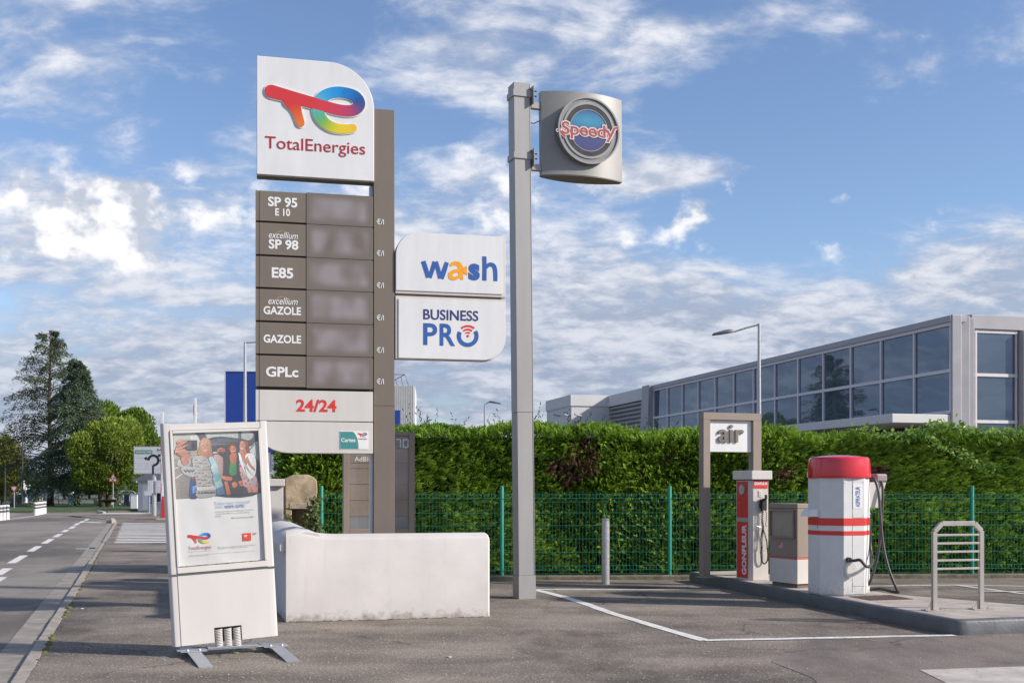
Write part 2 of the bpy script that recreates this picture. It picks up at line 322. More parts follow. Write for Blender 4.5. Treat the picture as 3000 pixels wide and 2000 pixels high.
def overlay(m, colr, scale, lo, hi, amount, stretch=(1, 1, 1), zfade=None, detail=8):
    t = m.node_tree; b = t.nodes['Principled BSDF']; src = b.inputs['Base Color'].links[0].from_socket; lk = t.links.new
    c = t.nodes.new('ShaderNodeTexCoord'); mp = t.nodes.new('ShaderNodeMapping'); mp.inputs['Scale'].default_value = stretch; lk(c.outputs['Object'], mp.inputs[0])
    n = t.nodes.new('ShaderNodeTexNoise'); n.inputs['Scale'].default_value = scale; n.inputs['Detail'].default_value = detail; n.inputs['Roughness'].default_value = .7; lk(mp.outputs[0], n.inputs['Vector'])
    f = n.outputs['Fac']
    if zfade:
        sp = t.nodes.new('ShaderNodeSeparateXYZ'); lk(c.outputs['Object'], sp.inputs[0]); zr = t.nodes.new('ShaderNodeMapRange'); lk(sp.outputs[2], zr.inputs[0]); zr.inputs[1].default_value = zfade[0]; zr.inputs[2].default_value = zfade[1]; zr.inputs[3].default_value = zfade[2]; zr.inputs[4].default_value = zfade[3]
        ad = t.nodes.new('ShaderNodeMath'); ad.operation = 'ADD'; lk(f, ad.inputs[0]); lk(zr.outputs[0], ad.inputs[1]); f = ad.outputs[0]
    r = t.nodes.new('ShaderNodeMapRange'); lk(f, r.inputs[0]); r.inputs[1].default_value = lo; r.inputs[2].default_value = hi; r.inputs[3].default_value = 0; r.inputs[4].default_value = amount
    x = t.nodes.new('ShaderNodeMix'); x.data_type = 'RGBA'; lk(r.outputs[0], x.inputs[0]); lk(src, x.inputs[6]); x.inputs[7].default_value = (*colr, 1); lk(x.outputs[2], b.inputs['Base Color'])
overlay(M_PAINT, (.22, .20, .18), 38, .56, .64, .75)
overlay(M_PAINT, (.36, .33, .30), 3.5, .50, .70, .6)
overlay(M_RENDER, (.26, .23, .19), 9, .62, .85, .75, zfade=(.0, .16, .32, 0))
overlay(M_RENDER, (.42, .46, .48), 2.6, .60, .72, .35)
overlay(M_RENDER, (.50, .46, .41), 7, .58, .74, .45, (1, 1, .10))
overlay(M_ADW if 'M_ADW' in globals() else M_CREAM, (.42, .39, .34), 9, .62, .78, .35, (1, 1, .12))
overlay(M_WHITE, (.52, .51, .48), 8, .60, .80, .22, (1, 1, .10))
overlay(M_ISL, (.24, .20, .165), 2.5, .50, .66, .6)
overlay(M_GREY, (.20, .20, .20), 6, .62, .78, .5, (1, 1, .12))
# ------------------------------------------------------------------ lettering
_fc = {}
def text_mesh(s, bold=0., shear=0., extrude=0.):
    k = (s, bold, shear, extrude)
    if k in _fc: return _fc[k]
    c = bpy.data.curves.new('lettering', 'FONT'); c.body = s; c.size = 1; c.offset = bold; c.shear = shear; c.extrude = extrude; c.resolution_u = 4
    o = bpy.data.objects.new('lettering_source', c); COL.objects.link(o)
    bpy.context.view_layer.update()
    me = bpy.data.meshes.new_from_object(o.evaluated_get(bpy.context.evaluated_depsgraph_get()))
    bpy.data.objects.remove(o)
    a = np.empty(len(me.vertices)*3, dtype=np.float32); me.vertices.foreach_get('co', a); a = a.reshape(-1, 3)
    fs = [tuple(p.vertices) for p in me.polygons]; bpy.data.meshes.remove(me); bpy.data.curves.remove(c)
    _fc[k] = (a, fs); return _fc[k]
def text(parent, s, x0, x1, z0, z1, m, y=-.002, bold=.015, shear=0., depth=.0015, name='lettering', ref=None, rot=False):
    """lettering fitted into a box of the local xz plane, standing `depth` proud, facing local -y"""
    a, fs = text_mesh(s, bold, shear, .5); rf = a if ref is None else text_mesh(s, ref, shear, .5)[0]; mn, mx = rf.min(0), rf.max(0); b = (a-mn)/(mx-mn)
    x0, x1 = min(x0, x1), max(x0, x1); z0, z1 = min(z0, z1), max(z0, z1)
    if rot: X = x1-(b[:, 1])*(x1-x0); Z = z0+b[:, 0]*(z1-z0)
    else: X = x0+b[:, 0]*(x1-x0); Z = z0+b[:, 1]*(z1-z0)
    Y = y-b[:, 2]*depth
    mb = MB(); mb.add(np.stack([X, Y, Z], 1).tolist(), fs)
    return mb.build(name, m, parent)
def tpx(fr, parent, s, l, r, t, b, m, y=-.002, **k):
    x0, z1 = pl(fr, l, t, y); x1, z0 = pl(fr, r, b, y)
    # height from the middle column so that the receding plane does not slant it
    mid = (l+r)/2; z1 = pl(fr, mid, t, y)[1]; z0 = pl(fr, mid, b, y)[1]
    return text(parent, s, x0, x1, z0, z1, m, y, **k)
def rect(mb, fr, l, r, t, b, y0, y1, mi=0):
    mid = (l+r)/2
    x0 = pl(fr, l, t, y0)[0]; x1 = pl(fr, r, t, y0)[0]; z1 = pl(fr, mid, t, y0)[1]; z0 = pl(fr, mid, b, y0)[1]
    return mb.box(x0, x1, y0, y1, z0, z1, mi)
def ribbon(path, hw, y, depth, cols=None, caps=True, k=5):
    """flat stroke of varying width in xz with round ends; returns MB and colours"""
    n0 = len(path); P = spline([(p[0], p[1], 0) for p in path], k); H = [v.x for v in spline([(h, 0, 0) for h in hw], k)]
    C = None
    if cols: C = [tuple(v) for v in spline(cols, k)]
    n = len(P); Lf = []; Rt = []
    for i in range(n):
        t = (P[min(i+1, n-1)]-P[max(i-1, 0)]).normalized(); q = Vector((-t.y, t.x, 0))
        Lf.append(P[i]+q*H[i]); Rt.append(P[i]-q*H[i])
    mb = MB(); co = []
    def quad(a, b, c, d, ca, cb):
        for p, cc in ((a, ca), (b, cb), (c, cb), (d, ca)): mb.v.append((p.x, y-depth, p.y)); co.append((*cc, 1))
        i = len(mb.v)-4; mb.f.append((i, i+1, i+2, i+3)); mb.m.append(0)
        # side walls
        for e0, e1, ce in ((a, b, ca), (c, d, cb)):
            j = len(mb.v)
            for p, yy in ((e0, y-depth), (e1, y-depth), (e1, y), (e0, y)): mb.v.append((p.x, yy, p.y)); co.append((*[v*.8 for v in ce], 1))
            mb.f.append((j, j+1, j+2, j+3)); mb.m.append(0)
    w1 = (1, 1, 1)
    for i in range(n-1):
        quad(Rt[i], Rt[i+1], Lf[i+1], Lf[i], C[i] if C else w1, C[i+1] if C else w1)
    if caps:
        for i, sgn in ((0, -1), (n-1, 1)):
            t = (P[min(i+1, n-1)]-P[max(i-1, 0)]).normalized(); q = Vector((-t.y, t.x, 0)); b = len(mb.v)
            for a in range(9):
                th = math.pi*a/8-math.pi/2; p = P[i]+q*H[i]*math.sin(th)+t*sgn*H[i]*math.cos(th)
                mb.v.append((p.x, y-depth, p.y)); co.append((*(C[i] if C else w1), 1))
            mb.f.append(tuple(range(b, b+9)) if sgn > 0 else tuple(range(b+8, b-1, -1))); mb.m.append(0)
    return mb, co
LR = (.60, .035, .04)
LOGO = [(305,468),(400,487),(560,520),(690,546),(800,568),(910,588),(1000,592),(1065,575),(1102,535),(1100,490),(1062,450),(1000,430),(925,425),(850,438),(780,475),(738,535),(727,600),(738,655),(775,708),(840,748),(920,763),(1000,758),(1045,748)]
LOGH = [60,57,54,52,50,50,51,52,53,53,52,50,50,50,52,54,54,54,52,48,44,40,38]
LOGC = [LR,LR,LR,LR,(.6,.04,.06),(.55,.04,.09),(.45,.04,.12),(.25,.05,.17),(.08,.07,.22),(.02,.08,.28),(.01,.12,.38),(.01,.18,.50),(.01,.24,.60),(.02,.28,.62),(.05,.35,.62),(.10,.42,.58),(.10,.42,.40),(.10,.40,.24),(.18,.42,.10),(.45,.50,.03),(.70,.55,.02),(.76,.52,.02),(.76,.48,.03)]
STEM = [(470,545),(512,585),(538,650),(566,735)]; STEH = [60,58,43,38]; STEC = [LR,(.62,.05,.03),(.66,.10,.02),(.70,.17,.03)]
def logo(parent, x0, z0, sx, sz, y, depth, halo=True):
    """ribbon logo; (x0,z0) is the place of drawing point (700,600); sx, sz metres per drawing unit"""
    f = lambda P: [(x0+(p[0]-700)*sx, z0-(p[1]-600)*sz) for p in P]
    h = lambda H, e=0: [(v+e)*(sx+sz)/2 for v in H]
    k = 16
    if halo:
        for P, H in ((LOGO, LOGH), (STEM, STEH)):
            mb, _ = ribbon(f(P), h(H, 9), y, depth*.6); mb.build('logo_halo', M_LETTER, parent)
    mb, c = ribbon(f(LOGO[k-5:]), h(LOGH[k-5:]), y-depth*.7, depth*.30, LOGC[k-5:]); mb.build('logo_ribbon', V_PRINT, parent, colors=c)
    mb, c = ribbon(f(STEM), h(STEH), y-depth*.7, depth*.30, STEC); mb.build('logo_ribbon', V_PRINT, parent, colors=c)
    mb, c = ribbon(f(LOGO[:k-4]), h(LOGH[:k-4]), y-depth*.7, depth*.34, LOGC[:k-4]); mb.build('logo_ribbon', V_PRINT, parent, colors=c)
def arc(cx, cz, r, a0, a1, n=10): return [(cx+r*math.cos(R(a0+(a1-a0)*i/n)), cz+r*math.sin(R(a0+(a1-a0)*i/n))) for i in range(n+1)]
def fill(mb, pts, y, mi=0):
    n = len(pts); A = sum(pts[i][0]*pts[(i+1) % n][1]-pts[(i+1) % n][0]*pts[i][1] for i in range(n))
    if A < 0: pts = pts[::-1]
    mb.add([(p[0], y, p[1]) for p in pts], [tuple(range(n))], mi)

# ================================================================== SETTING
def sheet(name, pts, z, m, parent=None, kind='structure'):
    mb = MB(); n = len(pts); A = sum(pts[i][0]*pts[(i+1) % n][1]-pts[(i+1) % n][0]*pts[i][1] for i in range(n))
    if A < 0: pts = pts[::-1]
    mb.add([(p[0], p[1], z) for p in pts], [tuple(range(n))]); o = mb.build(name, m, parent)
    if kind: o['kind'] = kind
    return o
def slab(name, pts, z0, z1, m, parent=None, kind='structure', bevel=0):
    mb = MB().prism(pts, z0, z1, axis='z'); o = mb.build(name, m, parent, bevel=bevel)
    if kind: o['kind'] = kind
    return o
RZ = -.04                                             # road level below the pavement
tag(sheet('ground', [(-1500, -300), (1500, -300), (1500, 2500), (-1500, 2500)], -.16, M_GROUND), 'earth and grass ground stretching to the horizon')
# kerb line (inner edge), going away from the camera
def kl(y): return -3.97-.332*(y-9.18)
def kx(y): return kl(y) if y < 50 else kl(50)-.332*(y-50)-.018*(y-50)**2
KY = [-12+1.0*i for i in range(42)]+[30+2*i for i in range(17)]
pave = [(kx(y), y) for y in KY]
far = [(-28, 57), (-33, 64), (-34, 74), (-20, 120), (60, 120), (60, -12)]
pv = slab('pavement', pave+[(-24.3, 68), (-23, 76), (-18, 120), (70, 120), (70, -12)], -.155, 0, M_ASPH)
tag(pv, 'grey speckled asphalt forecourt and pavement')
rd = sheet('road', [(-90, -12), (kx(-12)-.45, -12)]+[(kx(y)-.44, y) for y in KY]+[(-24.3, 68), (-23, 76), (-18, 120), (-90, 120)], RZ, M_ROAD)
tag(rd, 'grey asphalt road curving towards a roundabout')
# kerb stones and gutter slabs, one by one
kerb = empty('kerb', (kx(14), 14, 0)); kerb['kind'] = 'structure'; kerb['label'] = 'row of worn pale kerb stones beside the road'
gut = empty('gutter', (kx(14)-.3, 14, RZ)); gut['kind'] = 'structure'; gut['label'] = 'row of pale concrete gutter slabs beside the kerb'
y = 7.0; i = 0
while y < 60:
    y2 = y+1.0-.012; j = random.uniform(-.006, .006); a, b = kx(y), kx(y2)
    low = .02 if 24.5 < y < 33 else .0
    O = Vector((kx(14), 14, 0)); q = lambda x, yy: (x-O.x, yy-O.y)
    mb = MB().prism([q(a+.002, y), q(b+.002, y2), q(b-.13, y2), q(a-.13, y)], -.14, .004+j-low*1.2, axis='z'); mb.build('kerb_stone', M_KERB, kerb, bevel=.012)
    O = Vector((kx(14)-.3, 14, RZ))
    y3 = y+.5-.006
    for ya, yb in ((y, y3), (y+.5, y2)):
        a, b = kx(ya), kx(yb); jj = random.uniform(-.004, .004)
        mb = MB().prism([q(a-.133, ya), q(b-.133, yb), q(b-.44, yb), q(a-.44, ya)], -.05, .006+jj, axis='z'); mb.build('gutter_slab', M_GUTTER, gut, bevel=.006)
    y += 1.0
# moss along the back of the kerb
mb = MB()
for i in range(150):
    yy = random.choice((random.gauss(11.5, .6), random.gauss(14.5, .5), random.gauss(20, 1.5), random.gauss(24, .8))); s = random.uniform(.01, .04)*(1 if random.random() < .8 else 1.8); s *= .7; x = kx(yy)+random.uniform(.0, .03)
    mb.lathe([(s, .0), (s*.8, s*.35), (s*.2, s*.55)], 6, x, yy)
tag(mb.build('moss', mat('moss', (.14, .13, .035), .95, var=.4, scale=12), None, smooth='all'), 'moss growing along the back edge of the kerb', 'moss', kind='stuff')
dr = empty('storm_drain', tuple(G(262, 1607, RZ)), 18, 0, 'dark storm drain mouth under the kerb', 'drain')
MB().box(-.34, .12, -.22, .22, .002, .012).build('cover', M_GALV, dr, bevel=.004); MB().box(.0, .14, -.16, .16, .0125, .03).build('mouth', M_DARK, dr)
# painted markings
def mark(name, pts, z, parent=None): return sheet(name, pts, z, M_PAINT, parent)
def line(name, a, b, wd, z=.004, jit=0., n=14, parent=None):
    a, b = Vector(a[:2]), Vector(b[:2]); d = (b-a).normalized(); q = Vector((-d.y, d.x)); L_ = []; R_ = []
    for i in range(n+1):
        p = a.lerp(b, i/n); o1 = random.uniform(-jit, jit); off = q*(math.sin(i*1.3)*jit*1.3)
        L_.append(tuple(p+off+q*(wd/2+o1))); R_.append(tuple(p+off-q*(wd/2+random.uniform(-jit, jit))))
    return mark(name, R_+L_[::-1], z, parent)
lm = []
lm.append(line('parking_line', G(1572, 1726), G(2110, 1727), .12, jit=.008))
pts_ = [G(1568, 1727), G(1650, 1747.5), G(1720, 1770), G(1790, 1795), G(1890, 1825), G(1960, 1846), G(2066, 1876)]
mb = MB(); P = [Vector((p.x, p.y, 0)).lerp(Vector((q.x, q.y, 0)), k/4) for p, q in zip(pts_, pts_[1:]) for k in range(4)]+[Vector((pts_[-1].x, pts_[-1].y, 0))]; vs = []
for i, p in enumerate(P):
    t = (P[min(i+1, len(P)-1)]-P[max(0, i-1)]).normalized(); q = Vector((-t.y, t.x, 0)); hw = .066+random.uniform(-.006, .010)
    vs += [tuple((p+q*hw).xy)+(.0055,), tuple((p-q*hw).xy)+(.0055,)]
mb.add(vs, [(2*i, 2*i+1, 2*i+3, 2*i+2) for i in range(len(P)-1)]); o = mb.build('parking_line', M_PAINT); o['kind'] = 'structure'
line('parking_line', G(2064, 1876), G(2796, 1861), .12, .0075, jit=.008)
line('parking_line', G(2545, 1716), G(2800, 1713), .10, jit=.006); line('parking_line', G(2795, 1713), G(3150, 1719), .10, .0045, jit=.006)
line('parking_line', G(2800, 1714), G(3100, 1752), .10, .008, jit=.006); line('parking_line', G(2870, 1732), G(3100, 1736), .10, .012, jit=.006)
nw = sheet('newer_asphalt_patch', [tuple(G(2390, 1868).xy), tuple(G(2300, 1905).xy), tuple(G(2260, 1938).xy), tuple(G(2380, 1985).xy), tuple(G(2450, 2060).xy), (6.5, 6.0), (14, 7), (14, 12), tuple(G(2860, 1864).xy)], .0035, M_ASPH2)
nw['label'] = 'smoother brown-grey asphalt patch right of the parking lines'
cs = sheet('concrete_slab', [tuple(G(2694, 1963).xy), tuple(G(3080, 1950).xy), tuple(G(3200, 2030).xy), tuple(G(2850, 2040).xy)], .0075, M_CONC)
cs['label'] = 'pale concrete slab set in the asphalt at lower right'
# road centre dashes
dashes = [((0,1690),(-45,1727)),((26,1664),(-12,1684)),((88,1626),(14,1649.5)),((128,1599),(73,1615)),((159,1578),(120,1592)),((186,1563),(152,1573)),((206,1551),(176,1558)),((223,1541),(199,1548)),((236,1531),(213,1539)),((249,1525.5),(231,1531)),((262,1519.5),(246,1524))]
for (a, b) in dashes:
    p0, p1 = G(b[0], b[1], RZ), G(a[0], a[1], RZ); d = (p1-p0); wd = .15
    # dash runs away along the road: near edge from b, far edge from a
    u = Vector((-.33, 1, 0)).normalized(); Lg = max(1.2, min(3.0, abs(d.dot(u)))); c = (p0+p1)/2; qn = Vector((u.y, -u.x, 0))
    mark('road_dash', [tuple((c+u*Lg/2+qn*.09).xy), tuple((c+u*Lg/2-qn*.09).xy), tuple((c-u*Lg/2-qn*.09).xy), tuple((c-u*Lg/2+qn*.09).xy)], RZ+.004)
line('road_edge_line', G(20, 1522, RZ), G(104, 1510, RZ), .12, RZ+.004)
line('give_way_line', G(250, 1528.5, RZ), G(298, 1530.5, RZ), .5, RZ+.004)
# white hatching across the pavement exit
for i in range(17):
    yv = 32.3+1.07*i; xl_ = kx(yv)+.25+.0*i; xr2 = kx(yv)+8.6-.22*max(0, i-9)
    line('hatching_stripe', (xl_, yv), (xr2, yv+1.1), .52, .004, n=2)
line('crossing_band', G(300, 1503.5), G(430, 1503.5), 2.2, .004, n=2)
# darker strip of pavement behind the hatching and patches on the pavement
dk = sheet('pavement_patch', [tuple(G(300, 1606).xy), tuple(G(560, 1592).xy), tuple(G(560, 1600).xy), tuple(G(290, 1622).xy)], .0035, M_ASPH2); dk['label'] = 'smooth asphalt strip in front of the hatching'

# ------------------------------------------------------------------ hedge foliage tools
def leaf_arrays(P, D, Ln, Wd, colr, U=None):
    """rhombus leaves: base P, direction D (unit), length, width"""
    n = len(P)
    if U is None:
        U = rng.normal(size=(n, 3))
    Sd = np.cross(D, U); Sd /= np.linalg.norm(Sd, axis=1, keepdims=True)+1e-9
    Ln = np.broadcast_to(np.asarray(Ln), (n,))[:, None]; Wd = np.broadcast_to(np.asarray(Wd), (n,))[:, None]
    v = np.stack([P, P+D*Ln*.45+Sd*Wd*.5, P+D*Ln, P+D*Ln*.45-Sd*Wd*.5], 1).reshape(-1, 3)
    c = np.repeat(np.concatenate([colr, np.ones((n, 1))], 1), 4, 0)
    return v, c
def leaf_object(name, v, c, parent, m=None, loc=None):
    n = len(v)//4; me = bpy.data.meshes.new(name); me.vertices.add(len(v)); me.loops.add(len(v)); me.polygons.add(n)
    if loc is not None: v = v-np.array(loc)
    me.vertices.foreach_set('co', v.astype(np.float32).ravel()); me.loops.foreach_set('vertex_index', np.arange(len(v), dtype=np.int32))
    me.polygons.foreach_set('loop_start', np.arange(0, len(v), 4, dtype=np.int32))
    me.materials.append(m or V_LEAF); at = me.color_attributes.new('Col', 'FLOAT_COLOR', 'POINT'); at.data.foreach_set('color', c.astype(np.float32).ravel())
    me.update(calc_edges=True); me.validate()
    o = bpy.data.objects.new(name, me); COL.objects.link(o); o.parent = parent; o['kind'] = 'stuff'; return o
def unit(a): return a/(np.linalg.norm(a, axis=1, keepdims=True)+1e-9)
def vnoise(p, s, seed=0):
    """cheap smooth value noise on 2d points"""
    g = np.random.default_rng(seed).random((64, 64)); q = p*s; i = np.floor(q).astype(int); f = q-i; f = f*f*(3-2*f)
    G_ = lambda a, b: g[a % 64, b % 64]
    return (G_(i[:, 0], i[:, 1])*(1-f[:, 0])*(1-f[:, 1])+G_(i[:, 0]+1, i[:, 1])*f[:, 0]*(1-f[:, 1])+G_(i[:, 0], i[:, 1]+1)*(1-f[:, 0])*f[:, 1]+G_(i[:, 0]+1, i[:, 1]+1)*f[:, 0]*f[:, 1])
def sprays(P, D, Ln, col, k=9, wide=.24, fan=62):
    """fern-like conifer sprays: a midrib with leaflets to both sides in one plane"""
    n = len(P); U = unit(rng.normal(size=(n, 3))+np.array([0, -.9, .5])); Sd = unit(np.cross(D, U)); vs = []; cs = []
    for i in range(k):
        t = i/(k-1); sgn = 1 if i % 2 else -1; a = R(fan)*(1-t)*sgn
        base = P+D*(Ln*t*.62)[:, None]; d = unit(D*math.cos(a)+Sd*math.sin(a)+rng.normal(size=(n, 3))*.10)
        v, c = leaf_arrays(base, d, Ln*(.52-.12*t), Ln*wide*.55, np.clip(col*(.82+.36*t), 0, 1), np.cross(d, Sd)+U*.6)
        vs.append(v); cs.append(c)
    return np.concatenate(vs), np.concatenate(cs)
# ================================================================== LARGE OBJECTS
# ------------------------------------------------------------------ glazed building
bd = empty('glazed_office_building', (13.68, 35, 0), -75.6, 0, 'long grey office building with two rows of dark glass above the hedge', 'building')
M_BGREY = mat('building_grey_metal', (.36, .355, .37), .45, .0, var=.08, scale=1.5)
M_BFRAME = mat('window_frame_alu', (.66, .61, .61), .5, 0., var=.06)
M_BWHITE = mat('building_white_panel', (.62, .61, .59), .6, var=.06, scale=.8)
xs0 = pl(bd, 1915, 1200)[0]; xs1 = pl(bd, 2790, 1000)[0]
zT, zH, zM, zB = 6.92, 6.66, 5.21, 3.92
MB().box(xs0, -1.6, .12, 14, 0, zT-.1).build('wall', mat('building_core', (.05, .05, .055), .8), bd)
MB().box(xs0-.1, .02, -.10, .5, zH+.055, zT).build('roof_fascia', M_BGREY, bd, bevel=.02)
MB().box(xs0-.1, -1.0, .5, 14, zT-.25, zT-.06).build('roof', M_BGREY, bd)
nb = 13; bw = (-.06-xs0)/nb
for i in range(nb):
    a = xs0+bw*i; b = a+bw
    for (z0, z1) in ((zM+.05, zH-.03), (zB+.05, zM-.05)):
        MB().box(a+.045, b-.045, .03, .06, z0, z1).build('pane', M_GLASS, bd)
for i in range(nb+1):
    a = xs0+bw*i; MB().box(a-.045, a+.045, -.03, .1, zB, zH+.05).build('mullion', M_BFRAME, bd)
for z in (zH, zM, zB):
    MB().box(xs0-.04, 0, -.045, .1, z-.05, z+.055).build('transom', M_BFRAME, bd)
cn = MB().box(xs0, -.02, -2.1, .1, 3.56, 3.84).build('canopy', M_BWHITE, bd, bevel=.02)
for i in range(9):
    a = -.1-1.85*i
    MB().box(a-1.78, a-.02, .5, .55, .3, 3.3).build('pane', M_PANEGLASS, bd); MB().box(a-.06, a, .44, .6, 0, 3.5).build('mullion', M_BFRAME, bd)
MB().box(-16.5, -.05, .44, .6, 3.32, 3.5).build('transom', M_BFRAME, bd)
# slanted fin, ribbed part and white block at the far end
xr = pl(bd, 1782, 1200)[0]; f0, f1 = pl(bd, 1896, 1200)[0], xs0
MB().prism([(f0-.9, 0), (f1-.62, 0), (f1+.05, zT+.03), (f0-.05, zT+.03)], -.28, .3).build('slanted_fin', M_BGREY, bd, bevel=.02)
MB().box(xr, f0+.3, .2, 14, 0, 6.4).build('wall', M_BGREY, bd)
MB().box(xr, f0+.1, -.06, .5, 6.28, 6.92).build('roof_fascia', M_BWHITE, bd)
z = 3.0
while z < 6.25:
    MB().add([(xr, .16, z), (f0+.1, .16, z), (f0+.1, .02, z+.06), (xr, .02, z+.06), (f0+.1, .02, z+.14), (xr, .02, z+.14), (f0+.1, .16, z+.2), (xr, .16, z+.2)], [(0, 1, 2, 3), (3, 2, 4, 5), (5, 4, 6, 7)]).build('cladding_rib', M_BGREY, bd); z += .235
xw = xr+.1; dw = -2.3
xf = pl(bd, 1602, 1200, dw)[0]
MB().box(xf, xw, dw, 10, 0, 6.30).build('wall', M_BWHITE, bd); MB().box(xf-.05, xw+.06, dw-.06, 10, 6.302, 6.95).build('roof_fascia', M_BWHITE, bd)
for px in (1640, 1672, 1704):
    a, c = pl(bd, px, 1218, dw); MB().tube([(a, dw, c), (a, dw-.3, c+.05), (a+.1, dw-.45, c+.1)], .05, 6).build('floodlight', M_GALV, bd)
# corner block and side front
MB().prism([(-.03, -.06), (.05, -.05), (.07, .30), (-.15, .38), (-.10, .72), (-.40, .80), (-.36, 1.08), (-.62, 1.14), (-1.5, 1.14), (-1.5, .13), (-.03, .13)], 0, zT+.03, axis='z').build('corner_cladding', M_BGREY, bd, bevel=.05, seg=3)
bs = (Matrix.Rotation(R(75.6+14.4), 4, 'Z'))
sf = empty('side_front', (0, 0, 0)); 
O2 = W(2846, 1425, 35.9); O2.z = 0
sf.parent = bd; MW[sf.name] = Matrix.Translation(O2) @ Matrix.Rotation(R(14.4), 4, 'Z'); sf.matrix_parent_inverse = Matrix(); 
sf.matrix_local = MW[bd.name].inverted() @ MW[sf.name]
MB().box(0, 5.2, .1, 12, 0, 7.02).build('wall', M_BGREY, sf); MB().box(-.05, 5.2, -.08, .4, 6.62, 7.08).build('roof_fascia', M_BGREY, sf, bevel=.02)
x0, x1 = pl(sf, 2861, 1000)[0], pl(sf, 2974, 1000)[0]; zz = [6.56, 5.17, 3.68, 2.2]
for k in range(3):
    MB().box(x0, x1, .02, .06, zz[k+1]+.05, zz[k]-.05).build('pane', M_GLASS, sf); MB().box(x0-.08, x1+.08, -.02, .11, zz[k]-.05, zz[k]+.05).build('transom', M_BFRAME, sf)
for a in (x0-.06, x1): MB().box(a, a+.06, -.025, .12, 2, 6.6).build('mullion', M_BFRAME, sf)
MB().box(x1+.12, x1+.34, -.25, .11, 0, 6.6).build('pilaster', M_BGREY, sf, bevel=.02)
MB().box(x1+.42, x1+3, -.12, .11, 0, 6.6).build('panel', M_BWHITE, sf)
# ------------------------------------------------------------------ blue and white warehouse far behind
wh = empty('warehouse', (W(700, 1425, 150).x, 150, 0), 4, 0, 'tall blue and white metal warehouse behind the price totem', 'building')
M_WBLUE = mat('warehouse_blue', (.015, .055, .30), .5, var=.10, scale=.5)
a0, zt = pl(wh, 660, 1090); a1 = pl(wh, 1010, 1090)[0]; b0 = pl(wh, 1060, 1125)[0]; b1, zw = pl(wh, 1216, 1127)
MB().box(a0, a1, 0, 18, 0, zt).build('wall', M_WBLUE, wh, bevel=.03)
MB().box(a0-.12, a0+.02, -.08, 18, 0, zt+.1).build('corner_trim', M_BWHITE, wh)
MB().box(a0-.1, a1, -.06, .1, zt, zt+.12).build('roof_trim', M_NAVY, wh)
MB().box(a1+.02, b1-.04, 1, 16, 0, zw-.04).build('wall', M_BWHITE, wh)
x = b0
while x < b1-.1:
    MB().box(x, x+.11, .93, 1.0, 0, zw).build('cladding_rib', M_BWHITE, wh); x += .235
xb_, zb_ = pl(wh, 1158, 1200); xc_ = pl(wh, 1171, 1200)[0]
MB().box(xb_-1, xc_, .86, .99, 0, zb_).build('door', M_WBLUE, wh)
p0, p1, p2 = pl(wh, 1130, 1095, 6), pl(wh, 1186, 1097, 6), pl(wh, 1200, 1127, 6)
tr = MB()
tr.tube([(p0[0]-1.0, 6, zw), (p1[0], 6, p1[1]), (p2[0], 6, zw)], .06, 5); tr.tube([(p0[0]-1, 6, p1[1]+.05), (p1[0], 6, p1[1])], .05, 5)
for t in (.25, .45, .65, .85):
    q = (p0[0]-1.0)*(1-t)+p1[0]*t; zq = zw*(1-t)+p1[1]*t; tr.tube([(q, 6, zq), (q+.35, 6, zw)], .04, 5)
tr.build('roof_truss', mat('dark_steel', (.08, .08, .09), .5, .3), wh)
# ------------------------------------------------------------------ hedge
HD = empty('conifer_hedge', (3.6, 20.9, 0), 0, 0, 'tall clipped green conifer hedge running behind the green fence', 'hedge')
HX0, HX1 = -4.05, 13.2
def hz(x): return 2.70+.05*np.sin(x*1.7)+.04*np.sin(x*4.1+1)-.020*np.clip(x, 0, 20)-.02+.07*vnoise(np.stack([x, x*0], 1), .9, 5)
n = 44000
px_ = rng.uniform(HX0, HX1, n); pz = rng.uniform(.02, 1, n)*hz(px_); pp = np.stack([px_, pz], 1)
hole = vnoise(pp, .75, 3)*.22+vnoise(pp, 2.2, 4)*.38
bulge = .22*vnoise(pp, 1.1, 8)+.10*vnoise(pp, 3.1, 9)
cent = 1.35*np.exp(-((px_-1.35)/.9)**2-((pz-1.9)/.55)**2)*.30+np.exp(-((px_-4.9)/.7)**2-((pz-1.75)/.45)**2)*.28+np.exp(-((px_-6.6)/.6)**2-((pz-1.9)/.4)**2)*.26+np.exp(-((px_-2.6)/.5)**2-((pz-1.4)/.3)**2)*.2+np.exp(-((px_+.2)/1.8)**2-(pz/.22)**2)*.22
hole = hole+cent
yy = 20.28+.30-bulge-.14*(1-pz/2.7)+rng.uniform(-.05, .14, n)+np.clip(pz-2.3, 0, 1)*.25
dead = (hole > .62) & (rng.random(n) < .72)
P = np.stack([px_, yy, pz], 1)
lean = (vnoise(pp, .45, 21)-.5)*2.2
D = unit(np.stack([.45+lean+rng.normal(size=n)*.28, -.70+rng.normal(size=n)*.22, .30+rng.normal(size=n)*.30], 1))
tone = vnoise(pp, 1.6, 13)[:, None]*.6+rng.random((n, 1))*.4
col = np.array([.085, .185, .016])*(1-tone)+np.array([.34, .50, .055])*tone
col = np.where(dead[:, None], np.array([.24, .135, .095])*(.45+rng.random((n, 1))), col)
col *= (.75+.45*rng.random((n, 1)))
v1, c1 = sprays(P, D, rng.uniform(.08, .20, n), col, 7, .24, 52)
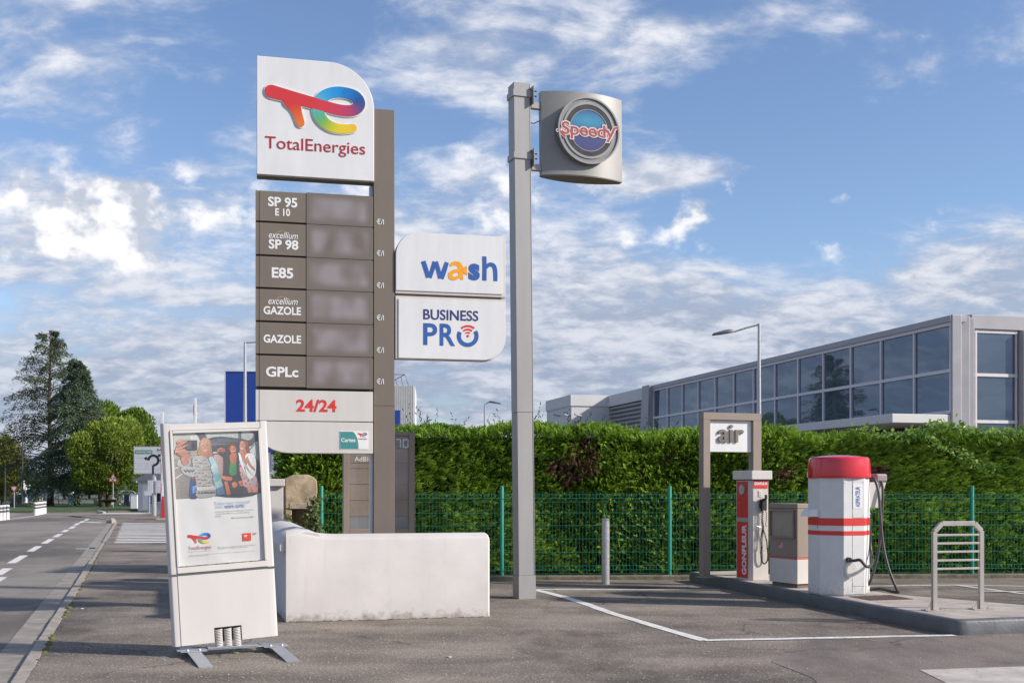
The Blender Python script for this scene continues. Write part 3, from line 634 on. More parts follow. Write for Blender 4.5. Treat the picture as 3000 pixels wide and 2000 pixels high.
# soft upright growth on the top
n2 = 15000
qx = rng.uniform(HX0-.05, HX1, n2); qy = rng.uniform(20.25, 21.7, n2); Z = hz(qx)-.10+rng.uniform(-.10, .06, n2)-np.where(qy < 20.45, .06, 0)
D2 = unit(np.stack([-.35+rng.normal(size=n2)*.4, -.25+rng.normal(size=n2)*.35, 1+rng.normal(size=n2)*.2], 1)); t2 = rng.random((n2, 1))
c2_ = np.array([.13, .26, .022])*(1-t2)+np.array([.33, .48, .06])*t2
v2, c2 = sprays(np.stack([qx, qy, Z], 1), D2, rng.uniform(.08, .17, n2), c2_, 5, .20, 38)
# long stray shoots
n3 = 45; sx = rng.uniform(HX0, 3.8, n3); vs3 = []; cs3 = []
for i in range(n3):
    m_ = 9; L_ = rng.uniform(.16, .42); b = np.array([sx[i], rng.uniform(20.3, 21.4), hz(sx[i:i+1])[0]-.05]); d = unit(np.array([[rng.normal()*.5+.25, -.1, 1]]))[0]
    Pm = b+d*np.linspace(0, L_, m_)[:, None]; Dm = unit(d*.9+rng.normal(size=(m_, 3))*.45); v, c = leaf_arrays(Pm, Dm, .075, .022, np.tile(np.array([[.05, .085, .03]]), (m_, 1))); vs3.append(v); cs3.append(c)
# the left end of the hedge
n4 = 4500; ey = rng.uniform(20.3, 22.0, n4); ez = rng.uniform(.1, 2.66, n4); P4 = np.stack([HX0-.1+rng.uniform(-.06, .12, n4), ey, ez], 1)
D4 = unit(np.stack([-.9+rng.normal(size=n4)*.3, -.3+rng.normal(size=n4)*.4, .25+rng.normal(size=n4)*.35], 1)); t4 = rng.random((n4, 1))
v4, c4 = sprays(P4, D4, rng.uniform(.10, .22, n4), np.array([.05, .11, .012])*(1-t4)+np.array([.14, .24, .03])*t4, 7, .22)
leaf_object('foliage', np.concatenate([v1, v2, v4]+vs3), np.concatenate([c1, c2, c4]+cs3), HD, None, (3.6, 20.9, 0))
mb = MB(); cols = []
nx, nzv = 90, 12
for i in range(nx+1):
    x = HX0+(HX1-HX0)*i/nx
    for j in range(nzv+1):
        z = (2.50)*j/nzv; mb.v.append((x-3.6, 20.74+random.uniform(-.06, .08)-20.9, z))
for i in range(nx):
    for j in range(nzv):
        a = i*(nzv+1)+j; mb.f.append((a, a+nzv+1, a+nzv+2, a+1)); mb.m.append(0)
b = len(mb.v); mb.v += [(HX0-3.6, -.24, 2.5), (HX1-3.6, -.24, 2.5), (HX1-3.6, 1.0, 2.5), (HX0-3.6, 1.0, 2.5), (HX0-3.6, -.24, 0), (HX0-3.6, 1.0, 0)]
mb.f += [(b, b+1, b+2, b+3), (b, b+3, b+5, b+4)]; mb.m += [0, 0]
mb.build('dark_core', mat('hedge_inner', (.045, .032, .018), 1, var=.6, scale=9), HD)  # twig-brown backing sheet, darkened to paint shade into the gaps between sprays
# broad-leaved vine over the top of the hedge
vn = empty('climbing_vine', (7.2, 20.4, 0), 0, 0, 'pale green broad-leaved vine trailing over the hedge top at right', 'vine')
n5 = 900; t = rng.random(n5); vx = 6.2+4.2*t; vz = hz(vx)+.02+rng.normal(size=n5)*.06+.12*np.maximum(0, vnoise(np.stack([vx, vx*0], 1), 2.3, 31)-.35); vy = rng.uniform(20.05, 20.7, n5)
ex = rng.uniform(7.3, 8.6, 160); vx = np.concatenate([vx, ex]); vz = np.concatenate([vz, 2.55-(ex-7.2)*.45+rng.normal(size=160)*.06]); vy = np.concatenate([vy, np.full(160, 20.1)+rng.normal(size=160)*.05]); n5 += 160
D5 = unit(np.stack([rng.normal(size=n5), -.6+rng.normal(size=n5)*.5, -.2+rng.normal(size=n5)*.6], 1)); t5 = rng.random((n5, 1))
v5, c5 = leaf_arrays(np.stack([vx, vy, vz], 1), D5, rng.uniform(.06, .12, n5), rng.uniform(.05, .09, n5), np.array([.10, .22, .03])*(1-t5)+np.array([.30, .42, .10])*t5)
leaf_object('leaves', v5, c5, vn, None, (7.2, 20.4, 0))
mb = MB(); mb.tube([(x-7.2, random.uniform(-.1, .1)-.1, float(hz(np.array([x]))[0])+random.uniform(-.03, .1)) for x in np.linspace(6.2, 10.4, 16)], .008, 5)
mb.tube([(.35, -.22, 2.6), (.6, -.3, 2.35), (1.0, -.3, 2.1), (1.5, -.28, 1.95)], .008, 5); mb.build('stem', M_BARK, vn)
# ------------------------------------------------------------------ mesh fence
FN = empty('mesh_fence', (2.7, 19.6, 0), 0, 0, 'green welded mesh fence with round posts in front of the hedge', 'fence')
fx = [-3.25, -.176, 2.746, 5.43, 8.11, 10.8]
fy = [19.2, 19.4, 19.62, 19.74, 19.86, 19.98]
for x, yv in zip(fx, fy):
    MB().lathe([(.036, 0), (.036, 1.60), (.034, 1.607), (.012, 1.615)], 14, x-2.7, yv-19.6).build('post', M_GREEN, FN, smooth=True)
for i in range(len(fx)-1):
    a, b = Vector((fx[i]-2.7, fy[i]-19.6, 0)), Vector((fx[i+1]-2.7, fy[i+1]-19.6, 0)); d = b-a; Lp = d.length; u = d.normalized(); mb = MB()
    nv = int(Lp/.0585)
    prof = [(.10, 0), (.13, -.022), (.165, -.03), (.20, -.022), (.235, 0), (1.34, 0), (1.37, -.022), (1.40, -.03), (1.435, -.022), (1.465, 0), (1.51, 0)]
    for k in range(1, nv):
        p = a+u*(Lp*k/nv); mb.tube([(p.x, p.y+o_, z) for z, o_ in prof], .0027, 4, cap=False)
    for z, o_ in ((.10, 0), (.165, -.033), (.235, 0), (.47, 0), (.70, 0), (.93, 0), (1.15, 0), (1.34, 0), (1.40, -.033), (1.465, 0)):
        mb.tube([(a.x, a.y+o_-.006, z), (b.x, b.y+o_-.006, z)], .0035, 4, cap=False)
    mb.build('mesh_panel', M_GREEN, FN)['kind'] = 'stuff'
fk = slab('fence_kerb', [(-4.2, 19.05), (11.5, 19.88), (11.5, 20.15), (-4.2, 19.32)], -.05, .07, mat('mossy_concrete', (.17, .145, .10), .95, var=.5, scale=6, bump=.6, bscale=30), bevel=.02); fk['label'] = 'low mossy concrete kerb under the fence'
# ------------------------------------------------------------------ white planter wall
WL = empty('white_wall', tuple(G(838, 1822)), 13.3, 0, 'low white rendered wall around the foot of the totem', 'wall')
wx1 = pl(WL, 1430, 1806)[0]
mb = MB(); prof = [(0, -.03), (0, .955), (.02, .985), (.12, 1.022), (.22, 1.03), (.25, 1.0), (.25, -.03)]
rings = []
for i in range(25):
    x = wx1*i/24; hx = .06*math.exp(-((x-.12)/.22)**2)
    rings.append([(x, p[0], p[1]+(hx if p[1] > .5 else 0)) for p in prof])
rings.append([(wx1+.022, p[0]*.84+.02, p[1]-(.02 if p[1] > .5 else 0)) for p in prof])
mb.loft(rings); wall_o = mb.build('front_wall', M_RENDER, WL, smooth=True)
# side wall running back with a broad domed coping
mb = MB(); rings = []
sdx = -.055
pr = [(-.065, .84), (-.07, .905), (-.02, .965), (.10, 1.03), (.24, 1.06), (.38, 1.04), (.44, .96), (.44, .80)]
for i in range(14):
    yv = .03+4.3*i/13; rings.append([(p[0]+sdx*yv, yv, p[1]+.010*yv) for p in pr])
mb.loft(rings); mb.build('coping', M_RENDER, WL, smooth=True)
MB().prism([(.0, .01), (.40, .01), (.40+sdx*4.4, 4.35), (sdx*4.4, 4.35)], -.03, .82, axis='z').build('side_wall', M_RENDER, WL)
mb = MB(); xx = sorted([-.01, wx1+.01]+[random.uniform(0, wx1) for _ in range(70)])
mb.loft([[(x, -.004-.02*random.random(), -.01), (x, -.001, .002+.016*random.random()**2), (x, .01, -.01)] for x in xx]); mb.build('base_dirt', mat('base_dirt', (.10, .09, .075), 1, var=.4, scale=20), WL)
# ------------------------------------------------------------------ white gate pillar with cap, old stone pillar
GP = empty('gate_pillar', (W(795, 1425, 17.7).x, 17.7, 0), 13.3, 0, 'white rendered gate pillar with a flat cap beside the old stone pillar', 'pillar')
x0, zc = pl(GP, 750, 1424); x1 = pl(GP, 830, 1424)[0]
MB().box(x0, x1, 0, .5, 0, zc).build('shaft', M_RENDER, GP, bevel=.01)
x0, zc2 = pl(GP, 745, 1402, -.05); x2 = pl(GP, 833.5, 1402, -.05)[0]
MB().box(x0, x2+.005, -.07, .57, zc+.002, zc2).build('cap', M_RENDER, GP, bevel=.01)
SP = empty('stone_pillar', (W(882, 1425, 18.4).x, 18.4, 0), 13.3, 0, 'weathered old stone pillar with a square niche and rounded top', 'pillar')
q = lambda px, py, y=0.: pl(SP, px, py, y)
ol = [(834, 1600), (835, 1470), (834, 1440), (833, 1402), (848, 1395), (862, 1389), (905, 1390), (920, 1398), (929, 1408), (930, 1440), (927, 1462), (930, 1480), (929, 1600)]
body = [q(*p) for p in ol]; zbot = 0
body = [(p[0], 0 if k in (0, len(ol)-1) else p[1]) for k, p in enumerate(body)]
nl, nr, ntp = q(855, 1490)[0], q(910, 1490)[0], q(880, 1490)[1]
topb = [p for p in body if p[1] > ntp]
mb = MB(); mb.prism([(body[0][0], ntp+.001)]+topb+[(body[-1][0], ntp+.001)], 0, .42); mb.build('head_stone', M_STONE, SP, bevel=.025, seg=3)
MB().box(body[0][0]+.01, nl, .01, .42, 0, ntp-.002).build('jamb_stone', M_STONE, SP, bevel=.015); MB().box(nr, body[-1][0]-.005, .01, .42, 0, ntp-.002).build('jamb_stone', M_STONE, SP, bevel=.015)
MB().box(nl-.002, nr+.002, .26, .41, 0, ntp).build('niche_back', mat('niche_stone', (.22, .185, .14), .95, var=.35, scale=6, bump=.6, bscale=20), SP)
z1 = q(880, 1473)[1]; MB().box(nl-.04, nr+.04, -.012, .2, ntp, z1).build('lintel_stone', mat('grey_stone', (.34, .29, .22), .95, var=.35, scale=9, bump=.7, bscale=30), SP, bevel=.01)
IV = empty('ivy_plant', (W(915, 1425, 18.2).x, 18.2, 0), 13.3, 0, 'pale green ivy climbing the right side of the stone pillar', 'ivy')
pts = []
for i in range(420):
    t = random.random()**1.3; px = 918+random.gauss(0, 7+6*(1-t)); py = 1565-110*t
    if random.random() < .22: px = random.uniform(850, 905); py = random.uniform(1535, 1566)
    if random.random() < .10: px = random.uniform(832, 850); py = random.uniform(1510, 1550)
    if random.random() < .05: px = random.uniform(885, 900); py = random.uniform(1500, 1550)
    x, z = pl(IV, px, py, -.02); pts.append((x, random.uniform(-.08, .04), z))
pts = np.array(pts); nI = len(pts); DI = unit(np.stack([rng.normal(size=nI)*.6, -.5+rng.normal(size=nI)*.3, -.5+rng.normal(size=nI)*.5], 1)); tI = rng.random((nI, 1))
vI, cI = leaf_arrays(pts, DI, rng.uniform(.05, .11, nI), rng.uniform(.04, .085, nI), np.array([.06, .11, .03])*(1-tI)+np.array([.30, .33, .15])*tI)
leaf_object('leaves', vI, cI, IV)
mb = MB(); 
for a in (905, 915, 922): 
    mb.tube([(*((lambda r_: (r_[0], 0, r_[1]))(pl(IV, a+random.uniform(-6, 6), py))),) for py in (1640, 1580, 1540, 1500, 1470)], .008, 5)
mb.build('stem', M_BARK, IV)
# white fence panel and wall beyond, left of the hedge
YB = empty('white_yard_fence', (W(790, 1425, 27).x, 27, 0), 0, 0, 'white low wall with pale ribbed fence panel beyond the hedge end', 'fence')
a = pl(YB, 700, 1400)[0]; b = pl(YB, 850, 1400)[0]; zw_ = pl(YB, 800, 1382)[1]; zt_ = pl(YB, 800, 1325)[1]
MB().box(a, b, 0, .2, 0, zw_).build('wall', M_RENDER, YB)
x = a
while x < b:
    MB().box(x, x+.06, .05, .09, zw_+.002, zt_).build('slat', mat('pale_fence_slat', (.42, .43, .43), .5), YB); x += .085
# ------------------------------------------------------------------ refuelling price totem
TO = Vector((0, 0, 0)); base = G(838, 1822); fdir = Vector((math.cos(R(13.3)), math.sin(R(13.3)), 0)); ndir = Vector((-fdir.y, fdir.x, 0))
pA = base+ndir*.62
# foot of the post under photo column 1126
dx = (1126-1500)/F; s_ = (dx*pA.y-pA.x)/(fdir.x-dx*fdir.y); foot = pA+fdir*s_; foot.z = 0
TT = empty('totem_sign', tuple(foot), 13.3, 0, 'tall fuel station totem with white logo panel, taupe price rows and taupe post', 'sign')
T = lambda px, py, y=0.: pl(TT, px, py, y)
x0, x1 = T(1095.5, 900)[0], T(1157, 900)[0]; ztp = T(1126, 318)[1]
MB().box(x0, x1, .03, .33, 0, ztp).build('post', M_TAUPE, TT, bevel=.006)
MB().box(x0-.045, x0-.004, .10, .16, 0, T(1090, 540)[1]).build('inner_column', M_WHITE, TT)
MB().box(x0-.001, x1+.001, .0285, .0296, 2.62, 2.624).build('post_seam', M_DARK, TT)
# logo panel
xl = T(752, 300)[0]; xr_ = T(1096, 300)[0]; ztop = T(752, 163)[1]; zbo = T(752, 510)[1]
rad = .56
outl = [(xl, zbo), (xr_, zbo)]+arc(xr_-rad, ztop-rad, rad, 0, 90, 14)+[(xl, ztop)]
lp = MB().prism(outl, 0, .20).build('logo_panel', [M_WHITE], TT, bevel=.008)
o2 = [(xl+.006, zbo-.012), (xr_-.004, zbo-.012), (xr_-.004, zbo-.001), (xl+.006, zbo-.001)]
MB().prism(o2, .01, .195).build('panel_underside', M_TAUPE, TT)
k1 = lambda x, y: T(700+x*.3189, 130+y*.3189)
c0 = k1(700, 600); cxr = k1(1100, 600); czt = k1(700, 400)
logo(TT, c0[0], c0[1], (cxr[0]-c0[0])/400, (czt[1]-c0[1])/200, -.003, .014)
tpx(TT, TT, 'TotalEnergies', 777, 1070, 409, 455, M_CRIMSON, bold=.0, depth=.003)
# price rows
seams = [555, 648.5, 747, 843, 940.5, 1038, 1134]
xL, xG, xD, xR = T(749, 900)[0], T(759.5, 900)[0], T(898, 900)[0], T(1092.5, 900)[0]
zs = [T(752, s)[1] for s in seams]
MB().box(xL+.02, xR-.01, .03, .19, T(752, 1236)[1], zs[0]-.01).build('row_backing', M_DARK, TT)
def display_mat(k):
    m = bpy.data.materials.new('price_display_%d' % k); m.use_nodes = True; t = m.node_tree; b = t.nodes['Principled BSDF']; b.inputs['Roughness'].default_value = .35
    c = t.nodes.new('ShaderNodeTexCoord'); mp = t.nodes.new('ShaderNodeMapping'); mp.inputs['Location'].default_value = (k*3.7, 0, k*1.3); mp.inputs['Scale'].default_value = (4.6, 1, 2.6)
    n = t.nodes.new('ShaderNodeTexNoise'); n.inputs['Scale'].default_value = 1; n.inputs['Detail'].default_value = .6
    t.links.new(c.outputs['Object'], mp.inputs[0]); t.links.new(mp.outputs[0], n.inputs['Vector'])
    g = t.nodes.new('ShaderNodeSeparateXYZ'); t.links.new(c.outputs['Generated'], g.inputs[0])
    def hump(o, e):
        a = t.nodes.new('ShaderNodeMath'); a.operation = 'SUBTRACT'; t.links.new(o, a.inputs[0]); a.inputs[1].default_value = .5
        b_ = t.nodes.new('ShaderNodeMath'); b_.operation = 'ABSOLUTE'; t.links.new(a.outputs[0], b_.inputs[0])
        r = t.nodes.new('ShaderNodeMapRange'); r.interpolation_type = 'SMOOTHSTEP'; t.links.new(b_.outputs[0], r.inputs[0]); r.inputs[1].default_value = e; r.inputs[2].default_value = .5; r.inputs[3].default_value = 1; r.inputs[4].default_value = 0; return r.outputs[0]
    m1 = t.nodes.new('ShaderNodeMath'); m1.operation = 'MULTIPLY'; t.links.new(hump(g.outputs[0], .36), m1.inputs[0]); t.links.new(hump(g.outputs[2], .18), m1.inputs[1])
    nr_ = t.nodes.new('ShaderNodeMapRange'); t.links.new(n.outputs['Fac'], nr_.inputs[0]); nr_.inputs[1].default_value = .28; nr_.inputs[2].default_value = .62
    m2 = t.nodes.new('ShaderNodeMath'); m2.operation = 'MULTIPLY'; t.links.new(m1.outputs[0], m2.inputs[0]); t.links.new(nr_.outputs[0], m2.inputs[1])
    mx = t.nodes.new('ShaderNodeMix'); mx.data_type = 'RGBA'; t.links.new(m2.outputs[0], mx.inputs[0]); mx.inputs[6].default_value = (.165, .137, .112, 1); mx.inputs[7].default_value = (.28, .248, .25, 1)
    t.links.new(mx.outputs[2], b.inputs['Base Color']); return m
texts = [(('SP 95', 785, 871, 578, 607), ('E 10', 806, 850, 611, 633)), (('SP 98', 787, 874, 702, 731), ('excellium', 787, 873, 680, 699)), (('E85', 796, 859, 784, 815),), (('GAZOLE', 772, 882, 898, 922), ('excellium', 786, 872, 872, 892)), (('GAZOLE', 772, 882, 981, 1005),), (('GPLc', 779, 874, 1074, 1104),)]
for i in range(6):
    zt_, zb = zs[i]-.010, zs[i+1]+.012
    row = MB().box(xG, xR, 0, .19, zb, zt_).build('price_row', M_TAUPE, TT, bevel=.004)
    MB().box(xL, xG-.006, .004, .186, zb, zt_).build('end_cap', M_TAUPE, row, bevel=.003)
    MB().box(xD, xR-.006, -.006, -.001, zs[i+1]+.003, zs[i]-.003).build('price_display', display_mat(i), row)
    for (s, l, r_, t_, b_) in texts[i]:
        ex_ = s == 'excellium'
        tpx(TT, row, s, l, r_, t_, b_, M_LETTER, bold=.004 if ex_ else .030, shear=.28 if ex_ else 0)
        if ex_:
            P = [T(801+x, t_+yv) for x, yv in ((0, 16), (6, 5), (16, -1), (28, -2), (42, 2))]; mb, c = ribbon(P, [.002, .004, .006, .005, .002], -.002, .001, [(.35, .27, .08)]*5); mb.build('gold_swoosh', V_PRINT, row, colors=c)
    zc_ = T(1112, (648, 740, 834, 929, 1024, 1116)[i])[1]
    text(TT, '€/l', T(1104, 900)[0], T(1125, 900)[0], zc_-.036, zc_+.036, M_LETTER, y=.027, bold=.01, name='unit_lettering')
# notice and card panels
zn0, zn1 = T(752, 1232)[1], T(752, 1140)[1]
pn = MB().box(xG, xR, 0, .19, zn0+.006, zn1-.004).build('notice_panel', M_CREAM, TT, bevel=.004)
MB().box(xL, xG-.006, .004, .186, zn0+.006, zn1-.004).build('end_cap', M_CREAM, TT, bevel=.003)
tpx(TT, pn, '24/24', 868, 986, 1170, 1206, M_RED, bold=.028)
zq0 = T(900, 1327)[1]; zq1 = zn0-.004; r4 = .40
pc = [(xR, zq0), (xR, zq1), (xL, zq1), (xL, zq0+.30)]+[(xL+.42*(1-math.cos(R(a))), zq0+.30*(1-math.sin(R(a)))) for a in (15, 30, 45, 60, 75, 90)]
cp = MB().prism(pc, 0, .19).build('cards_panel', M_CREAM, TT, bevel=.006)
sx0, sz1 = T(995, 1262, -.004); sx1, sz0 = T(1079, 1316, -.004)
st = MB().box(sx0, sx1, -.005, -.001, sz0, sz1).build('card_sticker', M_LETTER, cp, bevel=.003)
wd, hh = sx1-sx0, sz1-sz0
mb = MB(); fill(mb, [(sx0+.006, sz0+.006), (sx0+wd*.66, sz0+.006)]+[(sx0+wd*.42+wd*.24*math.cos(R(a)), sz0+.006+(hh-.012)*math.sin(R(a))) for a in range(5, 91, 8)]+[(sx0+.006, sz1-.006)], -.0062); mb.build('card_print', M_TEAL, cp)
text(cp, 'Cartes', sx0+wd*.05, sx0+wd*.55, sz0+hh*.40, sz0+hh*.62, M_LETTER, y=-.0066, bold=.02)
for i in range(6):
    mb, c = ribbon([(sx0+wd*(.60+.012*i), sz0+.008), (sx0+wd*(.585+.012*i), sz0+hh*.25), (sx0+wd*(.55+.012*i), sz0+hh*.42)], [.0008]*3, -.0066, .0004, [(.25, .45, .45)]*3); mb.build('card_line', V_PRINT, cp, colors=c)
logo(cp, sx0+wd*.79, sz0+hh*.79, wd*.32/900, hh*.26/420, -.0063, .001, halo=False)
text(cp, 'TotalEnergies', sx0+wd*.63, sx0+wd*.96, sz0+hh*.54, sz0+hh*.61, M_CRIMSON, y=-.0066, bold=.01)
# side service panels
def side_panel(name, pts, yb=.17):
    p = MB().prism(pts, .02, yb).build(name, M_CREAM, TT, bevel=.006)
    cxm = sum(q_[0] for q_ in pts)/len(pts); czm = sum(q_[1] for q_ in pts)/len(pts)
    wx = max(q_[0] for q_ in pts)-min(q_[0] for q_ in pts); wz = max(q_[1] for q_ in pts)-min(q_[1] for q_ in pts)
    ins = [(cxm+(q_[0]-cxm)*(1-.05/wx), czm+(q_[1]-czm)*(1-.05/wz)) for q_ in pts]
    MB().prism(ins, .006, .03).build('panel_face', M_WHITE, p); return p
wl, wr = T(1159, 850)[0], T(1482, 850)[0]; zwt, zwb = T(1240, 680)[1], T(1165, 858)[1]; zpt, zpb = T(1165, 865)[1], T(1165, 1050)[1]
r5 = .30
wp = side_panel('wash_panel', [(wr, zwb), (wr, zwt)]+arc(wl+r5, zwt-r5, r5, 90, 180, 12)+[(wl, zwb)])
bp_ = side_panel('business_panel', [(wl, zpt), (wl, zpb)]+arc(wr-r5, zpb+r5, r5, 270, 360, 12)+[(wr, zpt)])
k4 = lambda x, y: T(1130+x*.2935, 640+y*.2935)
def kpx(x, y): return 1130+x*.2935, 640+y*.2935
YS = .004
def tk(par, s, l, r_, t_, b_, m, **k):
    (a, c), (b, d) = kpx(l, t_), kpx(r_, b_); return tpx(TT, par, s, a, b, c, d, m, y=YS, **k)
def stroke(par, pts, hw, m, name='lettering', y=YS, yd=.0015):
    sc = .2935/ (F/14.0)
    mb, c = ribbon([k4(*p) for p in pts], [h*sc for h in hw], y, yd, caps=False); mb.build(name, m, par)
# w a s h drawn as strokes
stroke(wp, [(375, 425), (400, 500), (425, 590)], [24, 24, 22], M_BLUE); stroke(wp, [(440, 590), (470, 500), (490, 430)], [20, 22, 22], M_BLUE, y=YS-.0004)
stroke(wp, [(500, 430), (525, 510), (545, 598)], [22, 22, 20], M_BLUE, y=YS-.0008); stroke(wp, [(560, 600), (585, 520), (612, 437)], [20, 24, 20], M_BLUE, y=YS-.0012)
stroke(wp, [(645, 470), (680, 448), (725, 452), (748, 490), (750, 550), (765, 612)], [12, 20, 24, 26, 24, 12], M_ORANGE); stroke(wp, [(750, 520), (690, 525), (652, 550), (650, 585), (690, 598), (745, 570)], [16, 18, 22, 22, 18, 16], M_ORANGE, y=YS-.0004)
stroke(wp, [(765, 520), (790, 505), (808, 475)], [8, 22, 4], M_ORANGE, y=YS-.0008); stroke(wp, [(770, 515), (795, 535), (816, 560)], [8, 20, 3], M_ORANGE, y=YS-.0012)
tk(wp, 's', 826, 940, 450, 618, M_BLUE, bold=.045)
stroke(wp, [(985, 378), (988, 480), (986, 618)], [22, 22, 22], M_BLUE); stroke(wp, [(990, 505), (1030, 462), (1075, 468), (1094, 520), (1097, 624)], [14, 20, 22, 22, 20], M_BLUE, y=YS-.0004)
tk(bp_, 'BUSINESS', 376, 925, 912, 1016, M_NAVY, bold=.014)
tk(bp_, 'P', 376, 515, 1045, 1262, M_BLUE, bold=.02); tk(bp_, 'R', 540, 693, 1050, 1270, M_BLUE, bold=.02)
oc = (820, 1172)
stroke(bp_, [(oc[0]+88*math.cos(R(a)), oc[1]+88*math.sin(R(a))) for a in range(-33, 216, 10)], [21]*25, M_BLUE)
for rr, hw in ((35, 7), (66, 9), (100, 10)):
    stroke(bp_, [(oc[0]+rr*math.cos(R(a)), oc[1]+rr*math.sin(R(a))) for a in range(-130, -49, 8)], [hw]*11, M_RED, 'signal_arc')
cc = k4(*oc); mb = MB(); fill(mb, [(cc[0]+.017*math.cos(a), cc[1]+.017*math.sin(a)) for a in np.linspace(0, 6.1, 14)], YS-.0015); mb.build('signal_dot', M_RED, bp_)
MB().box(wl-.02, wr-.05, .05, .15, zpt-.01, zwb+.01).build('panel_bracket', M_TAUPE, TT)
# ------------------------------------------------------------------ diesel additive pump cabinet behind
AB = empty('additive_pump', (W(1110, 1425, 16.6).x, 16.6, 0), 10, 0, 'taupe glass-fronted pump cabinet with digital figures behind the totem post', 'pump')
A_ = lambda px, py, y=0.: pl(AB, px, py, y)
x0, x1 = A_(1006, 1400)[0], A_(1215, 1400)[0]; z1 = A_(1200, 1264)[1]
MB().box(x0, x1, .06, .5, 0, z1-.003).build('cabinet', M_TAUPE2, AB, bevel=.01)
fw = .085
for a, b in ((x0, x0+fw), (x1-fw, x1)): MB().box(a, b, 0, .058, 0, z1).build('frame', M_TAUPE2, AB, bevel=.006)
MB().box(x0+fw+.001, x1-fw-.001, 0, .058, z1-.06, z1).build('frame', M_TAUPE2, AB, bevel=.006); MB().box(x0+fw+.001, x1-fw-.001, 0, .058, 0, A_(1100, 1549)[1]).build('frame', M_TAUPE2, AB, bevel=.006)
zz = [1314, 1356, 1372, 1418, 1465, 1512, 1549]
for k in range(6):
    MB().box(x0+fw+.003, x1-fw-.003, .035, .057, A_(1180, zz[k+1])[1]+.003, A_(1180, zz[k])[1]-.003).build('front_panel', M_TAUPE2 if k < 5 else mat('grey_glass_panel', (.25, .25, .25), .2), AB)
ds = MB().box(x0+fw+.003, x1-fw-.003, .03, .057, A_(1180, 1313)[1], A_(1180, 1272)[1]).build('display', mat('display_grey', (.16, .15, .145), .25), AB)
SEG = {'7': 'abc', '0': 'abcdef', '1': 'bc', '4': 'bcfg', '2': 'abdeg'}
def seg7(par, ch, xa, xb, za, zb, m, y):
    t = (xb-xa)*.2; zm = (za+zb)/2; bars = dict(a=(xa+t*.4, xb-t*.4, zb-t, zb), d=(xa+t*.4, xb-t*.4, za, za+t), g=(xa+t*.4, xb-t*.4, zm-t/2, zm+t/2), b=(xb-t, xb, zm+t*.2, zb-t*.4), c=(xb-t, xb, za+t*.4, zm-t*.2), f=(xa, xa+t, zm+t*.2, zb-t*.4), e=(xa, xa+t, za+t*.4, zm-t*.2))
    mb = MB()
    for s in SEG[ch]: a, b, c, d = bars[s]; mb.box(a, b, y-.002, y, c, d)
    mb.build('digit', m, par)
seg7(AB, '7', *[A_(1161, 1300)[0], A_(1175, 1300)[0]], A_(1180, 1311)[1], A_(1180, 1285)[1], M_LETTER, .029); seg7(AB, '0', *[A_(1180, 1300)[0], A_(1198, 1300)[0]], A_(1180, 1311)[1], A_(1180, 1285)[1], M_LETTER, .029)
tpx(AB, AB, 'AdBlue', 1038, 1098, 1337, 1351, M_LETTER, y=.033, bold=.02)
MB().box(x0+fw+.002, x1-fw-.002, .012, .016, A_(1100, 1547)[1], z1-.07).build('glazing', M_CLEAR, AB)
# ------------------------------------------------------------------ grey pole with lens-shaped sign
ft = G(1520, 1754); SPY = empty('pole_sign', tuple(ft), 20, -.62, 'grey square steel pole carrying a curved grey box sign with round emblem', 'sign')
Q = lambda px, py, y=0.: pl(SPY, px, py, y)
wpole = .262; zt = Q(1530, 242)[1]; zj = Q(1535, 1207)[1]
MB().box(0, wpole, 0, .25, -.03, .33).build('foot_sleeve', M_GREY, SPY, bevel=.005)
MB().box(.006, wpole-.006, .006, .244, .331, zj-.003).build('lower_shaft', M_GREY, SPY, bevel=.006)
MB().box(.004, wpole-.004, .004, .246, zj, zt).build('upper_shaft', M_GREY, SPY, bevel=.006)
MB().box(wpole-.020, wpole-.014, .0015, .006, .34, zt-.02).build('cable_cover_edge', mat('seam_grey', (.14, .14, .14), .6), SPY)
def bracket(pyt, pyb):
    z1, z0 = Q(1530, pyt)[1], Q(1530, pyb)[1]
    br = MB().box(-.012, wpole+.012, -.014, .262, z0, z1).build('clamp', M_GREY, SPY, bevel=.004)
    MB().box(wpole+.013, wpole+.023, -.075, .19, z0-.10, z1+.06).build('clamp_plate', M_GREY, br)
    za = z0-.085
    MB().box(wpole+.024, wpole+.235, .05, .13, za-.045, za+.045).build('arm', M_GREY, br, bevel=.004)
    for dz in (.02, .09): MB().tube([(wpole+.02, -.055, z1-dz), (wpole+.065, -.055, z1-dz)], .010, 6).build('bolt', M_DARK, br)
bracket(264, 283); bracket(447, 465)
x0 = Q(1589, 400)[0]; x1 = x0+1.275; z0, z1 = Q(1620, 513)[1], Q(1620, 269)[1]
xm = (x0+x1)/2; hwd = (x1-x0)/2; yc = .08
def lens(n=20): return [(x0+(x1-x0)*i/n, yc-.05-.15*(1-((i/n-.5)*2)**2)) for i in range(n+1)]+[(x1-(x1-x0)*i/n, yc+.05+.15*(1-((i/n-.5)*2)**2)) for i in range(n+1)]
bxo = MB().prism(lens(), z0, z1, axis='z').build('sign_box', mat('sign_champagne', (.27, .262, .248), .45, .15, var=.08, scale=2), SPY, smooth=True)
MB().prism([((p[0]-xm)*.995+xm, (p[1]-yc)*.97+yc) for p in lens()], z0-.012, z0-.001, axis='z').build('box_underside', M_TAUPE, SPY)
ec = Q(1721, 386, -.14)
